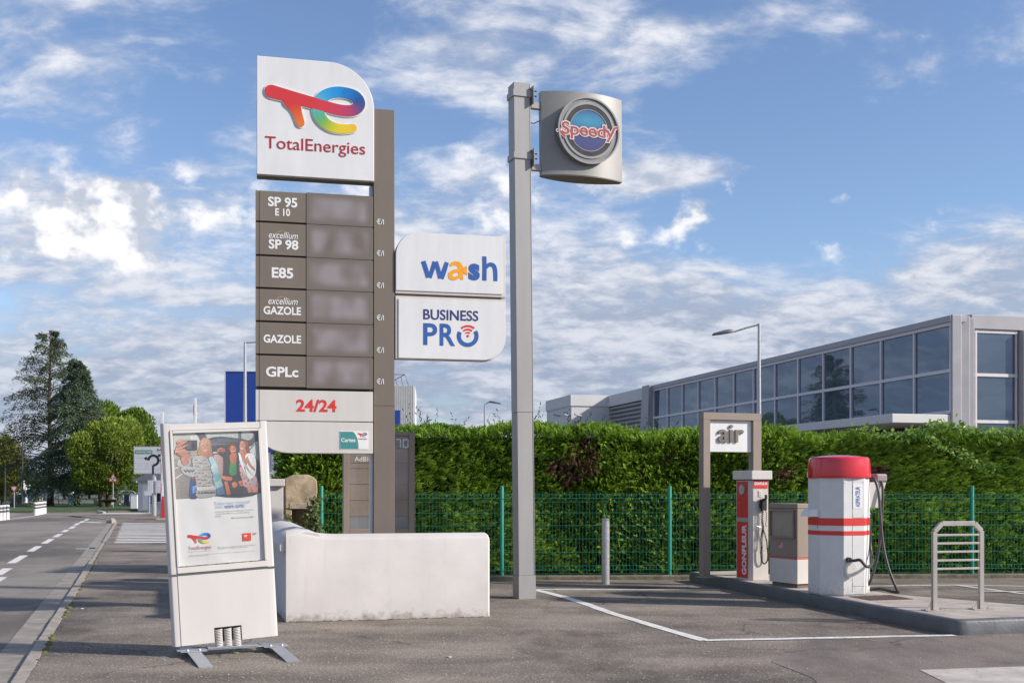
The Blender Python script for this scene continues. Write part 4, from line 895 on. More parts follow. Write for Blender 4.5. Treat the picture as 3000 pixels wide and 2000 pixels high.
def disc(name, r0, r1, ya, yb, m, par=bxo, n=56):
    mb = MB(); prof = [(r0, ya), (r1, ya), (r1, yb), (r0, yb)]
    if r0 <= 0: mb.prism([(ec[0]+r1*math.cos(a), ec[1]+r1*math.sin(a)) for a in np.linspace(0, 2*math.pi, n, endpoint=False)], yb, ya)
    else:
        rings = [[(ec[0]+r*math.cos(a), yv, ec[1]+r*math.sin(a)) for r, yv in prof] for a in np.linspace(0, 2*math.pi, n+1)]
        mb.loft(rings, cap=False)
    return mb.build(name, m, par, smooth=True)
RA = .475
disc('emblem_base', 0, RA, .02, -.185, mat('emblem_grey', (.20, .195, .185), .4, .2, var=.05))
disc('emblem_rim', RA-.018, RA+.006, -.17, -.205, mat('emblem_silver', (.30, .295, .285), .3, .3, var=.05))
disc('emblem_ring', .372, .405, -.186, -.198, mat('emblem_silver', (.5,.5,.5)))
disc('emblem_band', .296, .371, -.187, -.194, mat('emblem_dark', (.05, .047, .044), .3, .3, var=.1))
disc('emblem_line', .292, .302, -.19, -.198, mat('emblem_silver', (.5,.5,.5)))
mb = MB(); cl = []; rd_ = .301
for j in range(13):
    rr = rd_*j/12
    for a in np.linspace(0, 2*math.pi, 40, endpoint=False):
        xx_, zz_ = rr*math.cos(a), rr*math.sin(a); mb.v.append((ec[0]+xx_, -.192, ec[1]+zz_))
        t = (zz_/rd_+1)/2; g = math.exp(-((zz_/rd_-.45)/.38)**2)*math.exp(-(xx_/rd_)**2*.6)
        cl.append((.022*(1-t), .020*(1-t)+.055*t+.17*g, .13*(1-t)+.24*t+.14*g, 1))
for j in range(12):
    for i in range(40): mb.f.append((j*40+i, j*40+(i+1) % 40, (j+1)*40+(i+1) % 40, (j+1)*40+i)); mb.m.append(0)
mb.build('emblem_disc', V_PRINT, bxo, colors=cl)
def k5(x, y): return 1450+x*.2168, 220+y*.2168
(a, c), (b, d) = k5(905, 665), k5(1620, 870)
M_SPRED = mat('speed_red', (.33, .035, .032), .4, var=.06); M_SPPINK = mat('outline_pale', (.62, .52, .50), .4, var=.05)
tpx(SPY, bxo, 'Speedy', a, b, c-1, d+2, M_SPRED, y=-.2015, bold=.012, depth=.001)
tpx(SPY, bxo, 'Speedy', a, b, c-1, d+2, M_SPPINK, y=-.199, bold=.075, ref=.012, depth=.001)
for P in ([(850, 745), (885, 755), (915, 790), (945, 822)], [(1655, 715), (1625, 718), (1608, 742), (1590, 785)]):
    pts = [pl(SPY, *k5(*p), -.208) for p in P]
    mb, c = ribbon(pts, [.014, .015, .016, .018], -.2018, .001); mb.build('lettering', M_SPRED, bxo); mb, c = ribbon(pts, [.026, .026, .027, .026], -.1995, .001); mb.build('lettering', M_SPPINK, bxo)
zc_ = Q(1575, 355)[1]; MB().tube(spline([(wpole, .1, zc_), (wpole+.08, .1, zc_-.005), (wpole+.13, .1, zc_+.02), (x0+.02, .1, zc_+.05)], 5), .007, 6).build('cable', M_BLACK, SPY)
# ------------------------------------------------------------------ service island
iu = Vector((.966, .257, 0)); iv = Vector((-.257, .966, 0))
IA, IB = G(2012, 1702), G(2800, 1861); IZ = .17
IC = IB+iu*2.2; IDn = IA+iu*1.15; IE = Vector((5.97, 13.15, 0))
def rcorner(p, a, b, r=.14, n=6):
    p, a, b = Vector(p), Vector(a), Vector(b); s = p+(a-p).normalized()*r; e = p+(b-p).normalized()*r
    return [tuple(s.lerp(p, t).lerp(p.lerp(e, t), t)) for t in [i/n for i in range(n+1)]]
ip = [IA.xy, IB.xy, (IB+iu*3.2).xy, (IB+iu*3.2+iv*1.0).xy, (IE+iu*.6+iv*.1).xy, G(2629, 1738, IZ).xy, IDn.xy]
outp = []
for k in range(len(ip)): outp += rcorner(ip[k], ip[k-1], ip[(k+1) % len(ip)], .16 if k in (0, 1) else .3)
cen = sum((Vector(p) for p in ip), Vector((0, 0)))/len(ip)
isl = empty('service_island', (cen.x, cen.y, 0)); isl['kind'] = 'structure'; isl['label'] = 'raised concrete island with dark grey painted kerb'
loc = [(p[0]-cen.x, p[1]-cen.y) for p in outp]
ins = []
nL = len(loc)
for k in range(nL):
    a, b = Vector(loc[k-1]), Vector(loc[(k+1) % nL]); t = (b-a).normalized(); ins.append(tuple(Vector(loc[k])+Vector((-t.y, t.x))*.075))
A2 = sum(loc[i][0]*loc[(i+1) % nL][1]-loc[(i+1) % nL][0]*loc[i][1] for i in range(nL))
if A2 < 0:
    ins = []
    for k in range(nL):
        a, b = Vector(loc[k-1]), Vector(loc[(k+1) % nL]); t = (b-a).normalized(); ins.append(tuple(Vector(loc[k])-Vector((-t.y, t.x))*.075))
rg = [[(p[0], p[1], -.02) for p in loc], [(p[0], p[1], IZ-.035) for p in loc]]
for fr_, dz in ((.15, -.015), (.4, -.003), (1, 0)):
    rg.append([(p[0]*(1-fr_)+q_[0]*fr_, p[1]*(1-fr_)+q_[1]*fr_, IZ+dz) for p, q_ in zip(loc, ins)])
MB().loft(rg, cap=False).build('kerb_band', M_ISLK, isl, smooth=True)
mb = MB(); 
for i in range(1): mb.prism(ins, -.02, IZ-.002, axis='z')
mb.build('top_slab', M_ISL, isl)
mp_ = [G(2493, 1749, IZ), G(2560, 1741, IZ), G(2668, 1752, IZ), G(2600, 1759, IZ)]
gc = sum(mp_, Vector())/4
gm = empty('mat_grating', (gc.x, gc.y, IZ), 14.4, 0, 'rusty brown mat grating set in the island beside the vacuum', 'grating')
for i in range(9):
    MB().box(-.30+.07*i, -.30+.07*i+.045, -.26, .26, .0005, .006).build('bar', mat('rust_brown', (.14, .095, .075), .9, var=.3, scale=20), gm)
# ------------------------------------------------------------------ air sign frame
b = G(2061, 1691, IZ)
AR = empty('air_sign_frame', tuple(b), 19, 0, 'tall taupe portal frame with a white panel reading air', 'sign')
A_ = lambda px, py, y=0.: pl(AR, px, py, y)
xa, xb, xc, xd = 0, A_(2081, 1400)[0], A_(2207, 1400)[0], A_(2231, 1400)[0]; zt, zi = A_(2140, 1209)[1], A_(2140, 1230)[1]
for p, q_ in ((xa, xb), (xc, xd)): MB().box(p, q_, 0, .15, -IZ*0, zi-.002).build('post', M_TAUPE2, AR, bevel=.004)
for p in (xa, xc): MB().box(p-.05, p+xb+.05, -.04, .19, 0, .006).build('base_plate', M_GALV, AR)
MB().box(xa, xd, 0, .15, zi, zt).build('lintel', M_TAUPE2, AR, bevel=.004)
zp0 = A_(2140, 1323)[1]
pnl = MB().box(xb+.002, xc-.002, .055, .12, zp0, zi-.004).build('white_panel', M_WHITE, AR, bevel=.003)
(x0, z1), (x1, z0) = A_(2103, 1243, .05), A_(2178, 1296, .05)
text(pnl, 'air', x0, x1, z0, z1, M_TAUPE, y=.054, bold=.012, depth=.03)
# ------------------------------------------------------------------ tyre inflator column
b = G(2190, 1700, IZ); GF = empty('tyre_inflator', tuple(b), 17, 0, 'red and white tyre inflator column marked gonfleur with coiled hose', 'tyre inflator')
MW[GF.name] = MW[GF.name] @ Matrix.Diagonal((.96, .96, .955, 1)); GF.scale = (.96, .96, .955)
# local x: along the front, y: back; front plane y=0
gf0, gf1 = .10, .365; dp = .46
chx = .05
body = [(.05, .06), (.10, 0), (.365, 0), (.375, .012), (.375, dp), (.05, dp)]
sc_ = lambda pts, e: [(p[0]+(e if p[0] > .2 else -e), p[1]+(e if p[1] > .2 else -e)) for p in pts]
hG = 1.60
# shift so the left rear corner falls at the left end seen in the photo
b2 = MB().prism(body, 0, hG, axis='z').build('body', mat('inflator_beige', (.58, .53, .47), .5, var=.06), GF, bevel=.004)
MB().prism(sc_(body, -.004), hG+.001, hG+.012, axis='z').build('cap_gap', M_DARK, GF)
MB().prism(sc_(body, .045), hG+.013, hG+.155, axis='z').build('cap', M_CREAM, GF, bevel=.008)
# left face: red panels on plane x = .05
rp = empty('side_panel', (0, 0, 0)); rp.parent = GF
rp.matrix_local = Matrix.Translation((.05, dp, 0)) @ Matrix.Rotation(R(-90), 4, 'Z'); MW[rp.name] = MW[GF.name] @ rp.matrix_local
ww = dp-.06
MB().box(.03, ww-.012, -.006, -.001, .03, .93).build('red_panel', M_RED, rp); MB().box(.03, ww-.012, -.006, -.001, 1.0, hG-.02).build('red_panel', M_RED, rp)
MB().box(.0, ww, -.010, -.001, .932, .998).build('alu_band', M_ALU, rp)
text(rp, 'GONFLEUR', ww*.50, ww*.86, .08, .89, M_LETTER, y=-.0075, bold=.04, rot=True)
mb = MB(); gcx, gcz = ww*.56, 1.45
mb.prism([(gcx+.088*math.cos(a), gcz+.085*math.sin(a)) for a in np.linspace(0, 2*math.pi, 28, endpoint=False)], -.03, -.007); mb.build('gauge_case', M_GALV, rp, smooth=True)
mb = MB(); fill(mb, [(gcx+.076*math.cos(a), gcz+.074*math.sin(a)) for a in np.linspace(0, 2*math.pi, 28, endpoint=False)], -.031); mb.build('gauge_dial', mat('dial', (.45, .47, .46), .3), rp)
mb, c = ribbon([(gcx-.02, gcz-.02), (gcx+.035, gcz+.035)], [.004, .002], -.032, .001, [(.05, .05, .05)]*2); mb.build('gauge_needle', V_PRINT, rp, colors=c)
for dz in (-.10, -.22): MB().tube([(gcx-.09, -.006, gcz+dz), (gcx-.09, -.03, gcz+dz)], .012, 8).build('button', M_GALV, rp)
# front face: red header, dark grip, coiled cable
MB().box(.103, .36, -.005, -.001, hG-.13, hG-.005).build('header_band', M_RED, GF)
text(GF, 'GONFLEUR', .115, .348, hG-.075, hG-.03, M_LETTER, y=-.006, bold=.035)
for i in range(4): MB().box(.195, .255, -.012, -.001, hG-.165-.026*i-.015, hG-.165-.026*i).build('vent_slot', M_LETTER, GF)
gr_ = MB(); gr_.box(.215, .30, -.085, -.02, 1.12, 1.28); gr_.box(.235, .285, -.11, -.03, 1.28, 1.31); gr_.box(.25, .285, -.125, -.09, 1.30, 1.37); gr_.box(.20, .225, -.06, -.01, 1.16, 1.30); gr_.tube([(.25, -.02, 1.2), (.25, 0, 1.2)], .03, 10)
gr_.build('pistol_grip', M_BLACK, GF, bevel=.008)
def coil(pts, r, turns, tr):
    P = spline(pts, 24); out = []; n = turns*9; 
    for i in range(n+1):
        t = i/n*(len(P)-1); k = min(int(t), len(P)-2); p = P[k].lerp(P[k+1], t-k); tg = (P[k+1]-P[k]).normalized(); s1 = tg.orthogonal().normalized(); s2 = tg.cross(s1)
        a = 2*math.pi*turns*i/n; out.append(p+(s1*math.cos(a)+s2*math.sin(a))*r)
    return MB().tube(out, tr, 5)
coil([(.235, -.05, 1.12), (.232, -.05, .95), (.245, -.05, .82), (.225, -.05, .70), (.22, -.05, .52)], .018, 26, .0055).build('coiled_hose', M_BLACK, GF, smooth='all')
coil([(.25, -.05, .80), (.29, -.05, .70), (.315, -.05, .60), (.325, -.05, .50)], .013, 14, .005).build('coiled_hose', M_BLACK, GF, smooth='all')
MB().tube(spline([(.22, -.05, .54), (.212, -.05, .42), (.225, -.05, .32), (.27, -.05, .27), (.32, -.05, .31), (.335, -.05, .40), (.325, -.05, .52)], 8), .012, 8).build('hose_loop', M_BLACK, GF, smooth='all')
MB().tube(spline([(.27, -.06, 1.14), (.30, -.06, 1.08), (.30, -.06, .98), (.29, -.06, .88), (.315, -.06, .87)], 8), .005, 6).build('hanging_cable', M_BLACK, GF, smooth='all')
MB().tube([(.14, 0, .86), (.14, -.05, .87), (.22, -.05, .85)], .006, 6).build('hook', M_GALV, GF)
# ------------------------------------------------------------------ coin box
b = G(2336, 1722, IZ); CB = empty('coin_cabinet', tuple(b), 27, 0, 'taupe and white payment cabinet between inflator and vacuum', 'cabinet')
cw, cdp = .42, .60
MB().box(.03, cw-.03, .03, cdp-.03, 0, .055).build('plinth', mat('plinth_brown', (.16, .13, .10), .8), CB)
MB().box(0, cw, 0, cdp, .056, .40).build('lower_body', M_CREAM, CB, bevel=.006)
MB().box(-.001, cw+.001, -.001, cdp+.001, .402, .425).build('red_line', mat('salmon_red', (.62, .13, .10), .4), CB)
MB().box(0, cw, 0, cdp, .427, 1.12).build('upper_body', M_TAUPE2, CB, bevel=.006)
MB().box(-.006, cw+.006, -.006, cdp+.006, 1.122, 1.19).build('lid', M_TAUPE2, CB, bevel=.008)
cpn = empty('left_face', (0, 0, 0)); cpn.parent = CB; cpn.matrix_local = Matrix.Translation((0, cdp, 0)) @ Matrix.Rotation(R(-90), 4, 'Z')
fo = MB()
for a in ((.03, .55, .98+.10, .98+.12), (.03, .55, .70, .72)): fo.box(a[0], a[1], -.035, -.001, a[2], a[3])
for a in ((.03, .05), (.53, .55)): fo.box(a[0], a[1], -.035, -.001, .721, 1.079)
fo.build('hood_frame', M_TAUPE2, cpn); MB().box(.052, .528, -.004, -.001, .722, 1.078).build('hood_back', mat('taupe_recess', (.34, .29, .23), .5), cpn)
MB().box(.21, .30, -.003, -.001, .55, .63).build('notice_sticker', mat('pink_sticker', (.62, .32, .30), .5, var=.3, scale=60), cpn); MB().box(.21, .245, -.005, -.0035, .595, .63).build('sticker_mark', M_RED, cpn)
# ------------------------------------------------------------------ vacuum cleaner column
b = G(2491, 1743, IZ); VC = empty('vacuum_column', tuple(b), 15, 0, 'octagonal white vacuum column with red top, red stripes and grey hoses', 'vacuum cleaner')
MW[VC.name] = MW[VC.name] @ Matrix.Diagonal((.93, .93, .955, 1)); VC.scale = (.93, .93, .955)
ra = .40/math.cos(R(22.5)); hV = 1.60
def octo(r, z): return [(r*math.cos(R(22.5+45*k)), r*math.sin(R(22.5+45*k))+.30, z) for k in range(8)]
M_VW = mat('vacuum_white', (.66, .655, .64), .5, var=.05, bump=.12, bscale=180)
overlay(M_VW, (.40, .36, .30), 14, .62, .85, .6, zfade=(.0, .25, .28, 0)); overlay(M_VW, (.45, .44, .42), 8, .60, .78, .3, (1, 1, .1))
MB().loft([octo(ra-.012, 0), octo(ra-.012, .02)]).build('base_ring', M_GALV, VC)
bands = [(.02, .70, M_VW), (.70, .735, M_RED), (.735, .79, M_VW), (.79, .86, M_RED), (.86, hV, M_VW)]
z3 = [(.83, .89, M_RED), (.963, 1.066, M_RED)]
MB().loft([octo(ra, .021), octo(ra, 1.62)]).build('casing', M_VW, VC, bevel=.006)
for (a, c, m_) in z3:
    if m_ is M_RED:
        mbx = MB(); mbx.loft([octo(ra+.003, a), octo(ra+.003, c)]); mbx.build('red_stripe', M_RED, VC)
hood = [(1.03, 1.622), (1.035, 1.66), (1.01, 1.80), (.985, 1.88), (.93, 1.905), (.6, 1.93), (.2, 1.94)]
n = 32; rg = []
for f_, z in hood:
    rg.append([((ra*1.0*f_)*math.cos(2*math.pi*k/n)*(1.0), (ra*f_)*math.sin(2*math.pi*k/n)+.30, z) for k in range(n)])
MB().loft(rg).build('red_hood', mat('red_gloss_plastic', (.62, .022, .036), .18, var=.08, scale=3, coat=.4), VC, smooth=True)
# front face (plane y = -.10): door seam, sticker, hose
yf = .30-.40
sw = .40*math.tan(R(22.5))
MB().box(-.03, -.026, yf-.0015, yf+.01, .05, 1.60).build('door_seam', M_DARK, VC); MB().box(-.026, sw, yf-.0015, yf+.01, 1.07, 1.074).build('door_seam', M_DARK, VC); MB().box(-.026, sw, yf-.0015, yf+.01, .13, .134).build('door_seam', M_DARK, VC)
MB().box(-.02, .125, yf-.004, yf-.0005, 1.20, 1.53).build('sticker', M_LETTER, VC)
text(VC, 'ASPIRATEUR', .02, .09, 1.22, 1.50, M_BLUE, y=yf-.0045, bold=.02, rot=True)
MB().tube([(-.10, yf+.01, .50), (-.10, yf-.05, .50)], .035, 14).build('hose_socket', M_BLACK, VC)
mb = MB(); mb.prism([(-.08+.09*math.cos(a), .36+.11*math.sin(a)) for a in np.linspace(0, 2*math.pi, 20, endpoint=False)], yf-.05, yf+.005); mb.build('nozzle_cup', M_CREAM, VC, smooth=True)
H = lambda px, py, y: (lambda r_: Vector((r_[0], y, r_[1])))(pl(VC, px, py, y))
MB().tube(spline([(-.10, yf-.03, .50), (-.05, yf-.07, .49), H(2520, 1640, -.25), H(2538, 1658, -.28), H(2552, 1655, -.18), H(2556, 1635, -.05), H(2550, 1600, .1), H(2547, 1500, .15)], 8), .022, 10).build('suction_hose', M_HOSE, VC, smooth='all')
MB().tube(spline([H(2545, 1400, .12), H(2556, 1398, .10), H(2567, 1415, .05), H(2575, 1450, .0), H(2580, 1520, -.05), H(2588, 1600, -.12), H(2605, 1670, -.2), H(2626, 1722, -.26), H(2632, 1733, -.25), H(2615, 1732, -.2), H(2580, 1724, -.05), H(2548, 1727, .05)], 8), .021, 10).build('suction_hose', M_HOSE, VC, smooth='all')
MB().tube(spline([H(2560, 1400, .2), H(2578, 1402, .18), H(2586, 1430, .12), H(2584, 1500, .08), H(2578, 1580, .05), H(2566, 1650, .05), H(2550, 1700, .05), H(2542, 1715, .1)], 8), .020, 10).build('suction_hose', M_HOSE, VC, smooth='all')
hx0, hz1 = pl(VC, 2546, 1412, .25); hx1, hz0 = pl(VC, 2586, 1487, .25)
MB().prism([(.38, hz1), (hx1, hz1), (hx1-.11, hz0), (.38, hz0)], .16, .42).build('hose_holder', M_CREAM, VC, bevel=.01)
MB().box(hx0+.05, hx1+.012, .14, .44, hz1+.002, hz1+.12).build('holder_top', mat('mauve_plastic', (.33, .25, .27), .4), VC, bevel=.03, seg=3)
# tray on the left face
tr_ = empty('coin_tray', (0, 0, 0)); tr_.parent = VC; tr_.matrix_local = Matrix.Translation((-.40, .30, 0)) @ Matrix.Rotation(R(-90), 4, 'Z')
MB().prism([(0, 0), (.12, 0), (.10, .06), (.05, .085), (0, .085)], -.13, .06, axis='z').build('dummy_tray', M_CREAM, tr_) if False else None
mb = MB(); rg = []
for x in (-.13, .13): rg.append([(x, 0, 1.085), (x, -.14, 1.085), (x, -.14, 1.105), (x, -.12, 1.15), (x, -.08, 1.18), (x, 0, 1.185)])
mb.loft(rg); mb.build('tray_hood', M_LETTER, tr_, smooth=True)
for k in range(7):
    x = -.10+.032*k; MB().box(x, x+.006+.008*random.random(), -.002, -.0006, 1.08-random.uniform(.05, .16), 1.083).build('rust_streak', mat('rust_stain', (.22, .14, .06), .8, var=.4, scale=60), tr_)
for x, z in ((-.012, 1.56), (.145, 1.56), (-.012, 1.10), (.145, 1.10), (-.012, .17), (.145, .17), (-.15, 1.55), (-.15, .1)): MB().tube([(x, yf-.004, z), (x, yf+.002, z)], .006, 8).build('screw', M_GALV, VC)
# ------------------------------------------------------------------ mat rack
b = G(2737, 1787, IZ); RK = empty('mat_rack', tuple(b), 13, 0, 'brushed steel rack with five slats standing on the island end', 'rack')
K = lambda px, py, y=0.: pl(RK, px, py, y)
xw_ = K(2874, 1700)[0]; zt = K(2800, 1530)[1]; zk = K(2737, 1556)[1]; ch = K(2758, 1528)[0]
M_STEEL = mat('brushed_steel', (.50, .46, .41), .38, .5, var=.10, scale=6, streak=.2)
fr = MB(); s = .028
def bar(mb, a, c, hw=.027, hd=.022):
    a, c = Vector(a), Vector(c); t = (c-a).normalized(); q_ = Vector((t.z, 0, -t.x))*hw; d_ = Vector((0, hd, 0))
    mb.loft([[tuple(p+q_+d_), tuple(p-q_+d_), tuple(p-q_-d_), tuple(p+q_-d_)] for p in (a, c)])
for nm, a, c in (('post', (0, 0, .01), (0, 0, zk)), ('post', (xw_, 0, .01), (xw_, 0, zk)), ('top_bar', (ch, 0, zt-.01), (xw_-ch, 0, zt-.01)), ('corner_bar', (0, 0, zk), (ch, 0, zt-.01)), ('corner_bar', (xw_, 0, zk), (xw_-ch, 0, zt-.01))):
    m_ = MB(); bar(m_, a, c); m_.build(nm, M_STEEL, RK, bevel=.003)
for py in (1566, 1590.5, 1615, 1640, 1664.5):
    zq = K(2800, py)[1]; m_ = MB(); m_.box(.026, xw_-.026, -.018, .018, zq-.012, zq+.012); m_.build('slat', M_STEEL, RK, bevel=.003)
for x in (0, xw_):
    MB().box(x-.13, x+.13, -.07, .07, 0, .008).build('foot_plate', M_STEEL, RK)
    MB().prism([(x-.028, .009), (x-.095, .009), (x-.028, .13)], -.004, .004).build('gusset', M_STEEL, RK); MB().prism([(x+.028, .009), (x+.07, .009), (x+.028, .13)], -.004, .004).build('gusset', M_STEEL, RK)
    for dx in (-.105, .10): MB().lathe([(.012, .008), (.012, .02), (.006, .022), (.006, .04)], 6, x+dx, 0).build('bolt', M_GALV, RK)
# ------------------------------------------------------------------ bollard
b = G(1774, 1710); BO = empty('steel_bollard', tuple(b), 0, 0, 'galvanised steel tube bollard in front of the fence', 'bollard')
MB().lathe([(.066, -.03), (.066, 1.055), (.068, 1.056), (.068, 1.075), (.060, 1.083), (.01, 1.086)], 24).build('tube', M_GALV, BO, smooth=True)
MB().lathe([(.0665, .42), (.0672, .421), (.0672, .424), (.0665, .425)], 24).build('scratch', mat('scratch_dark', (.2, .2, .2), .6), BO)
# ------------------------------------------------------------------ advertising stand
BL = W(512, 1893, 10.58); yawA = 25; uA = Vector((math.cos(R(yawA)), math.sin(R(yawA)), 0))
OA = BL+uA*.54; OA.z = 0
AD = empty('poster_stand', tuple(OA), yawA, -3.05, 'leaning white spring-mounted poster stand at the kerb side of the forecourt', 'poster stand')
D_ = lambda px, py, y=0.: pl(AD, px, py, y)
xl, zb = D_(517, 1894); xr_ = D_(808, 1860)[0]; zt = D_(620, 1240)[1]
M_ADW = mat('stand_white', (.61, .58, .545), .42, var=.06, scale=3, streak=.25)
zb = .125; TH = .11
def profile_post(xa, xb, outer):
    cx_ = (xa+xb)/2; pts = [(xa, TH*.1), (xa, TH*.9), (xb, TH*.9), (xb, TH*.1)]
    # rounded outer side
    r = TH/2
    if outer < 0: pts = [(xb, 0), (xb, TH)]+[(xa+.028-.028*math.sin(R(a)), TH/2+TH/2*math.cos(R(a))) for a in range(0, 181, 15)]
    else: pts = [(xa, TH), (xa, 0)]+[(xb-.028+.028*math.sin(R(a)), TH/2-TH/2*math.cos(R(a))) for a in range(0, 181, 15)]
    o = MB().prism(pts, zb, zt+.012, axis='z').build('side_post', M_ADW, AD, smooth=True); return o
pw = .072
profile_post(xl-.03, xl+pw-.03, -1); profile_post(xr_-pw+.03, xr_+.03, 1)
xi, xo = xl+pw-.03, xr_-pw+.03
MB().box(xi+.001, xo-.001, .004, TH-.004, zt-.055, zt+.004).build('top_rail', M_ADW, AD, bevel=.004)
# profile grooves: thin strips with the groove's shade painted as their colour
for x in (xi+.012, xo-.016): MB().box(x, x+.004, -.004, .002, zb+.02, zt-.06).build('groove', mat('groove_shadow', (.28, .26, .24), .6), AD)
zdv = D_(660, 1672)[1]
bead = .026
zpt_, zpb_ = zt-.058, zdv+.075
for a, c in ((xi+.002, xi+bead), (xo-bead, xo-.002)): MB().box(a, c, -.012, .03, zpb_, zpt_).build('bead', M_ADW, AD, bevel=.004)
MB().box(xi+bead+.001, xo-bead-.001, -.012, .03, zpt_-bead, zpt_).build('bead', M_ADW, AD, bevel=.004)
MB().box(xi+.002, xo-.002, -.010, .04, zdv+.012, zpb_-.001).build('bottom_rail', M_ADW, AD, bevel=.006)
MB().box(xl-.028, xr_+.028, -.008, .05, zdv-.008, zdv+.009).build('divider_strip', mat('divider_grey', (.10, .105, .10), .5), AD)
MB().box(xi, xo, .045, TH-.01, zb+.02, zt-.01).build('back_panel', M_ADW, AD)
# lower panel with a cut-out for the springs
cx0, cz1 = D_(627, 1840); cx1 = D_(707, 1835)[0]; cz1 = D_(667, 1834)[1]
MB().prism([(xi+.002, zb), (cx0, zb), (cx0, cz1), (cx1, cz1), (cx1, zb), (xo-.002, zb), (xo-.002, zdv-.01), (xi+.002, zdv-.01)], -.006, .03).build('lower_panel', M_ADW, AD, bevel=.003)
MB().box(cx0-.01, cx1+.01, .031, .04, zb, cz1+.01).build('spring_recess', mat('recess_dark', (.05, .045, .04), .8), AD)
sw_ = (cx1-cx0)/3
for k in range(3):
    xc_ = cx0+sw_*(k+.5); P = []
    nt_ = 12
    for i in range(nt_*14+1):
        a = 2*math.pi*i/14; P.append((xc_+sw_*.36*math.cos(a), .012+sw_*.30*math.sin(a), .062+(cz1-.02-.062)*i/(nt_*14)))
    MB().tube(P, .0062, 6).build('spring', M_CREAM, AD, smooth='all')
# base of flat steel, laid on the ground (not leaning)
BS = empty('spring_base', (0, 0, 0)); BS.parent = AD
BS.matrix_local = Matrix.Rotation(R(3.05), 4, 'Y'); MW[BS.name] = MW[AD.name] @ BS.matrix_local
M_FLAT = mat('flat_steel', (.36, .37, .39), .42, .35, var=.10)
MB().box(-.52, .52, -.03, .09, .052, .062).build('cross_bar', M_FLAT, BS, bevel=.002)
MB().box(-.24, .24, -.035, .095, .0625, .078).build('spring_plate', M_FLAT, BS, bevel=.002)
for sx_ in (-.38, .40):
    mb = MB(); prof = [(-.74, .0), (-.70, .006), (-.55, .018), (-.14, .046), (.12, .046), (.45, .018), (.56, .006), (.60, .0)]
    rings = []
    for yv, z in prof: rings.append([(sx_-.062, yv, z), (sx_+.062, yv, z), (sx_+.062, yv, z+.006), (sx_-.062, yv, z+.006)])
    mb.loft(rings); ft_ = mb.build('foot_bar', M_FLAT, BS)
    MB().box(sx_-.12, sx_+.12, -.11, -.02, .0525, .060).build('clamp_bracket', M_FLAT, BS, bevel=.002)
    for dx in (-.055, .055): MB().lathe([(.016, .060), (.016, .068), (.010, .078), (.003, .082)], 10, sx_+dx, -.075).build('bolt', M_GALV, BS, smooth=True)
# ---- the poster: printed sheet with a photograph, lettering and logos
PY = .012
cx8 = lambda x, y: pl(AD, 500+x*.19133, 1200+y*.19133, PY)
pp0 = (xi+.012, xo-.012, zpb_-.005, zpt_-.01)
# creased paper sheet
mb = MB(); nxp, nzp = 30, 44
for j in range(nzp+1):
    for i in range(nxp+1):
        u, v_ = i/nxp, j/nzp; cr = .004*math.sin(u*9+3*v_*v_)*(1-v_)**1.5+.002*math.sin(u*23+v_*7)*(1-v_)+.003*math.sin((u*.6+v_)*16)*(1-v_)**3
        mb.v.append((pp0[0]+(pp0[1]-pp0[0])*u, PY+.008+cr*.6, pp0[2]+(pp0[3]-pp0[2])*v_))
for j in range(nzp):
    for i in range(nxp): a = j*(nxp+1)+i; mb.f.append((a, a+1, a+nxp+2, a+nxp+1)); mb.m.append(0)
PS = mb.build('poster', mat('poster_paper', (.63, .625, .615), .45, var=.06, scale=4), AD, smooth='all')
# photograph drawn as layered printed shapes (drawing coordinates of the enlarged photo)
DRAW = []
def sh(col, pts, smooth_=True): DRAW.append((col, pts, smooth_))
sh((.42, .42, .39), [(38, 318), (1352, 262), (1388, 1262), (90, 1362)], False)
sh((.52, .51, .48), [(265, 350), (350, 330), (455, 500), (400, 560), (330, 480)])
sh((.33, .30, .24), [(50, 640), (440, 610), (440, 740), (56, 760)], False)
sh((.40, .20, .14), [(250, 690), (330, 680), (330, 715), (250, 725)], False); sh((.16, .19, .25), [(250, 640), (300, 635), (300, 690), (250, 695)], False); sh((.02, .02, .025), [(55, 765), (80, 755), (82, 800), (60, 810)])
sh((.205, .19, .165), [(56, 752), (440, 730), (440, 1338), (90, 1362)], False)
sh((.50, .50, .48), [(64, 888), (128, 868), (130, 880), (64, 900)], False); sh((.5, .5, .48), [(74, 1040), (190, 964), (194, 980), (75, 1060)], False)
sh((.075, .08, .09), [(350, 305), (900, 282), (1350, 262), (1340, 480), (1205, 560), (1150, 470), (900, 420), (600, 450), (470, 480), (420, 400)])
sh((.40, .42, .40), [(525, 330), (620, 308), (900, 296), (1120, 302), (1268, 376), (1190, 468), (1000, 432), (760, 408), (590, 436), (545, 400)])
sh((.10, .105, .115), [(1030, 292), (1082, 296), (1085, 450), (1035, 445)], False)
sh((.045, .052, .065), [(585, 445), (760, 412), (1000, 434), (1190, 478), (1215, 640), (1345, 760), (1388, 1262), (700, 1315), (420, 1000), (430, 640)])
sh((.085, .095, .115), [(620, 470), (780, 435), (980, 450), (1060, 490), (900, 500), (740, 520), (640, 530)])
sh((.13, .14, .16), [(620, 520), (900, 515), (900, 530), (620, 545)], False); sh((.45, .44, .42), [(650, 645), (720, 640), (720, 665), (650, 668)], False)
sh((.40, .41, .39), [(1212, 610), (1330, 480), (1335, 780), (1300, 720), (1215, 660)]); sh((.02, .02, .025), [(1205, 610), (1295, 510), (1300, 518), (1212, 625)], False)
sh((.04, .07, .14), [(305, 1050), (340, 1040), (420, 1060), (430, 1330), (285, 1338), (290, 1150)]); sh((.09, .26, .62), [(338, 1168), (388, 1160), (386, 1270), (334, 1278)], False); sh((.55, .06, .04), [(328, 1036), (370, 1034), (370, 1052), (328, 1058)], False)
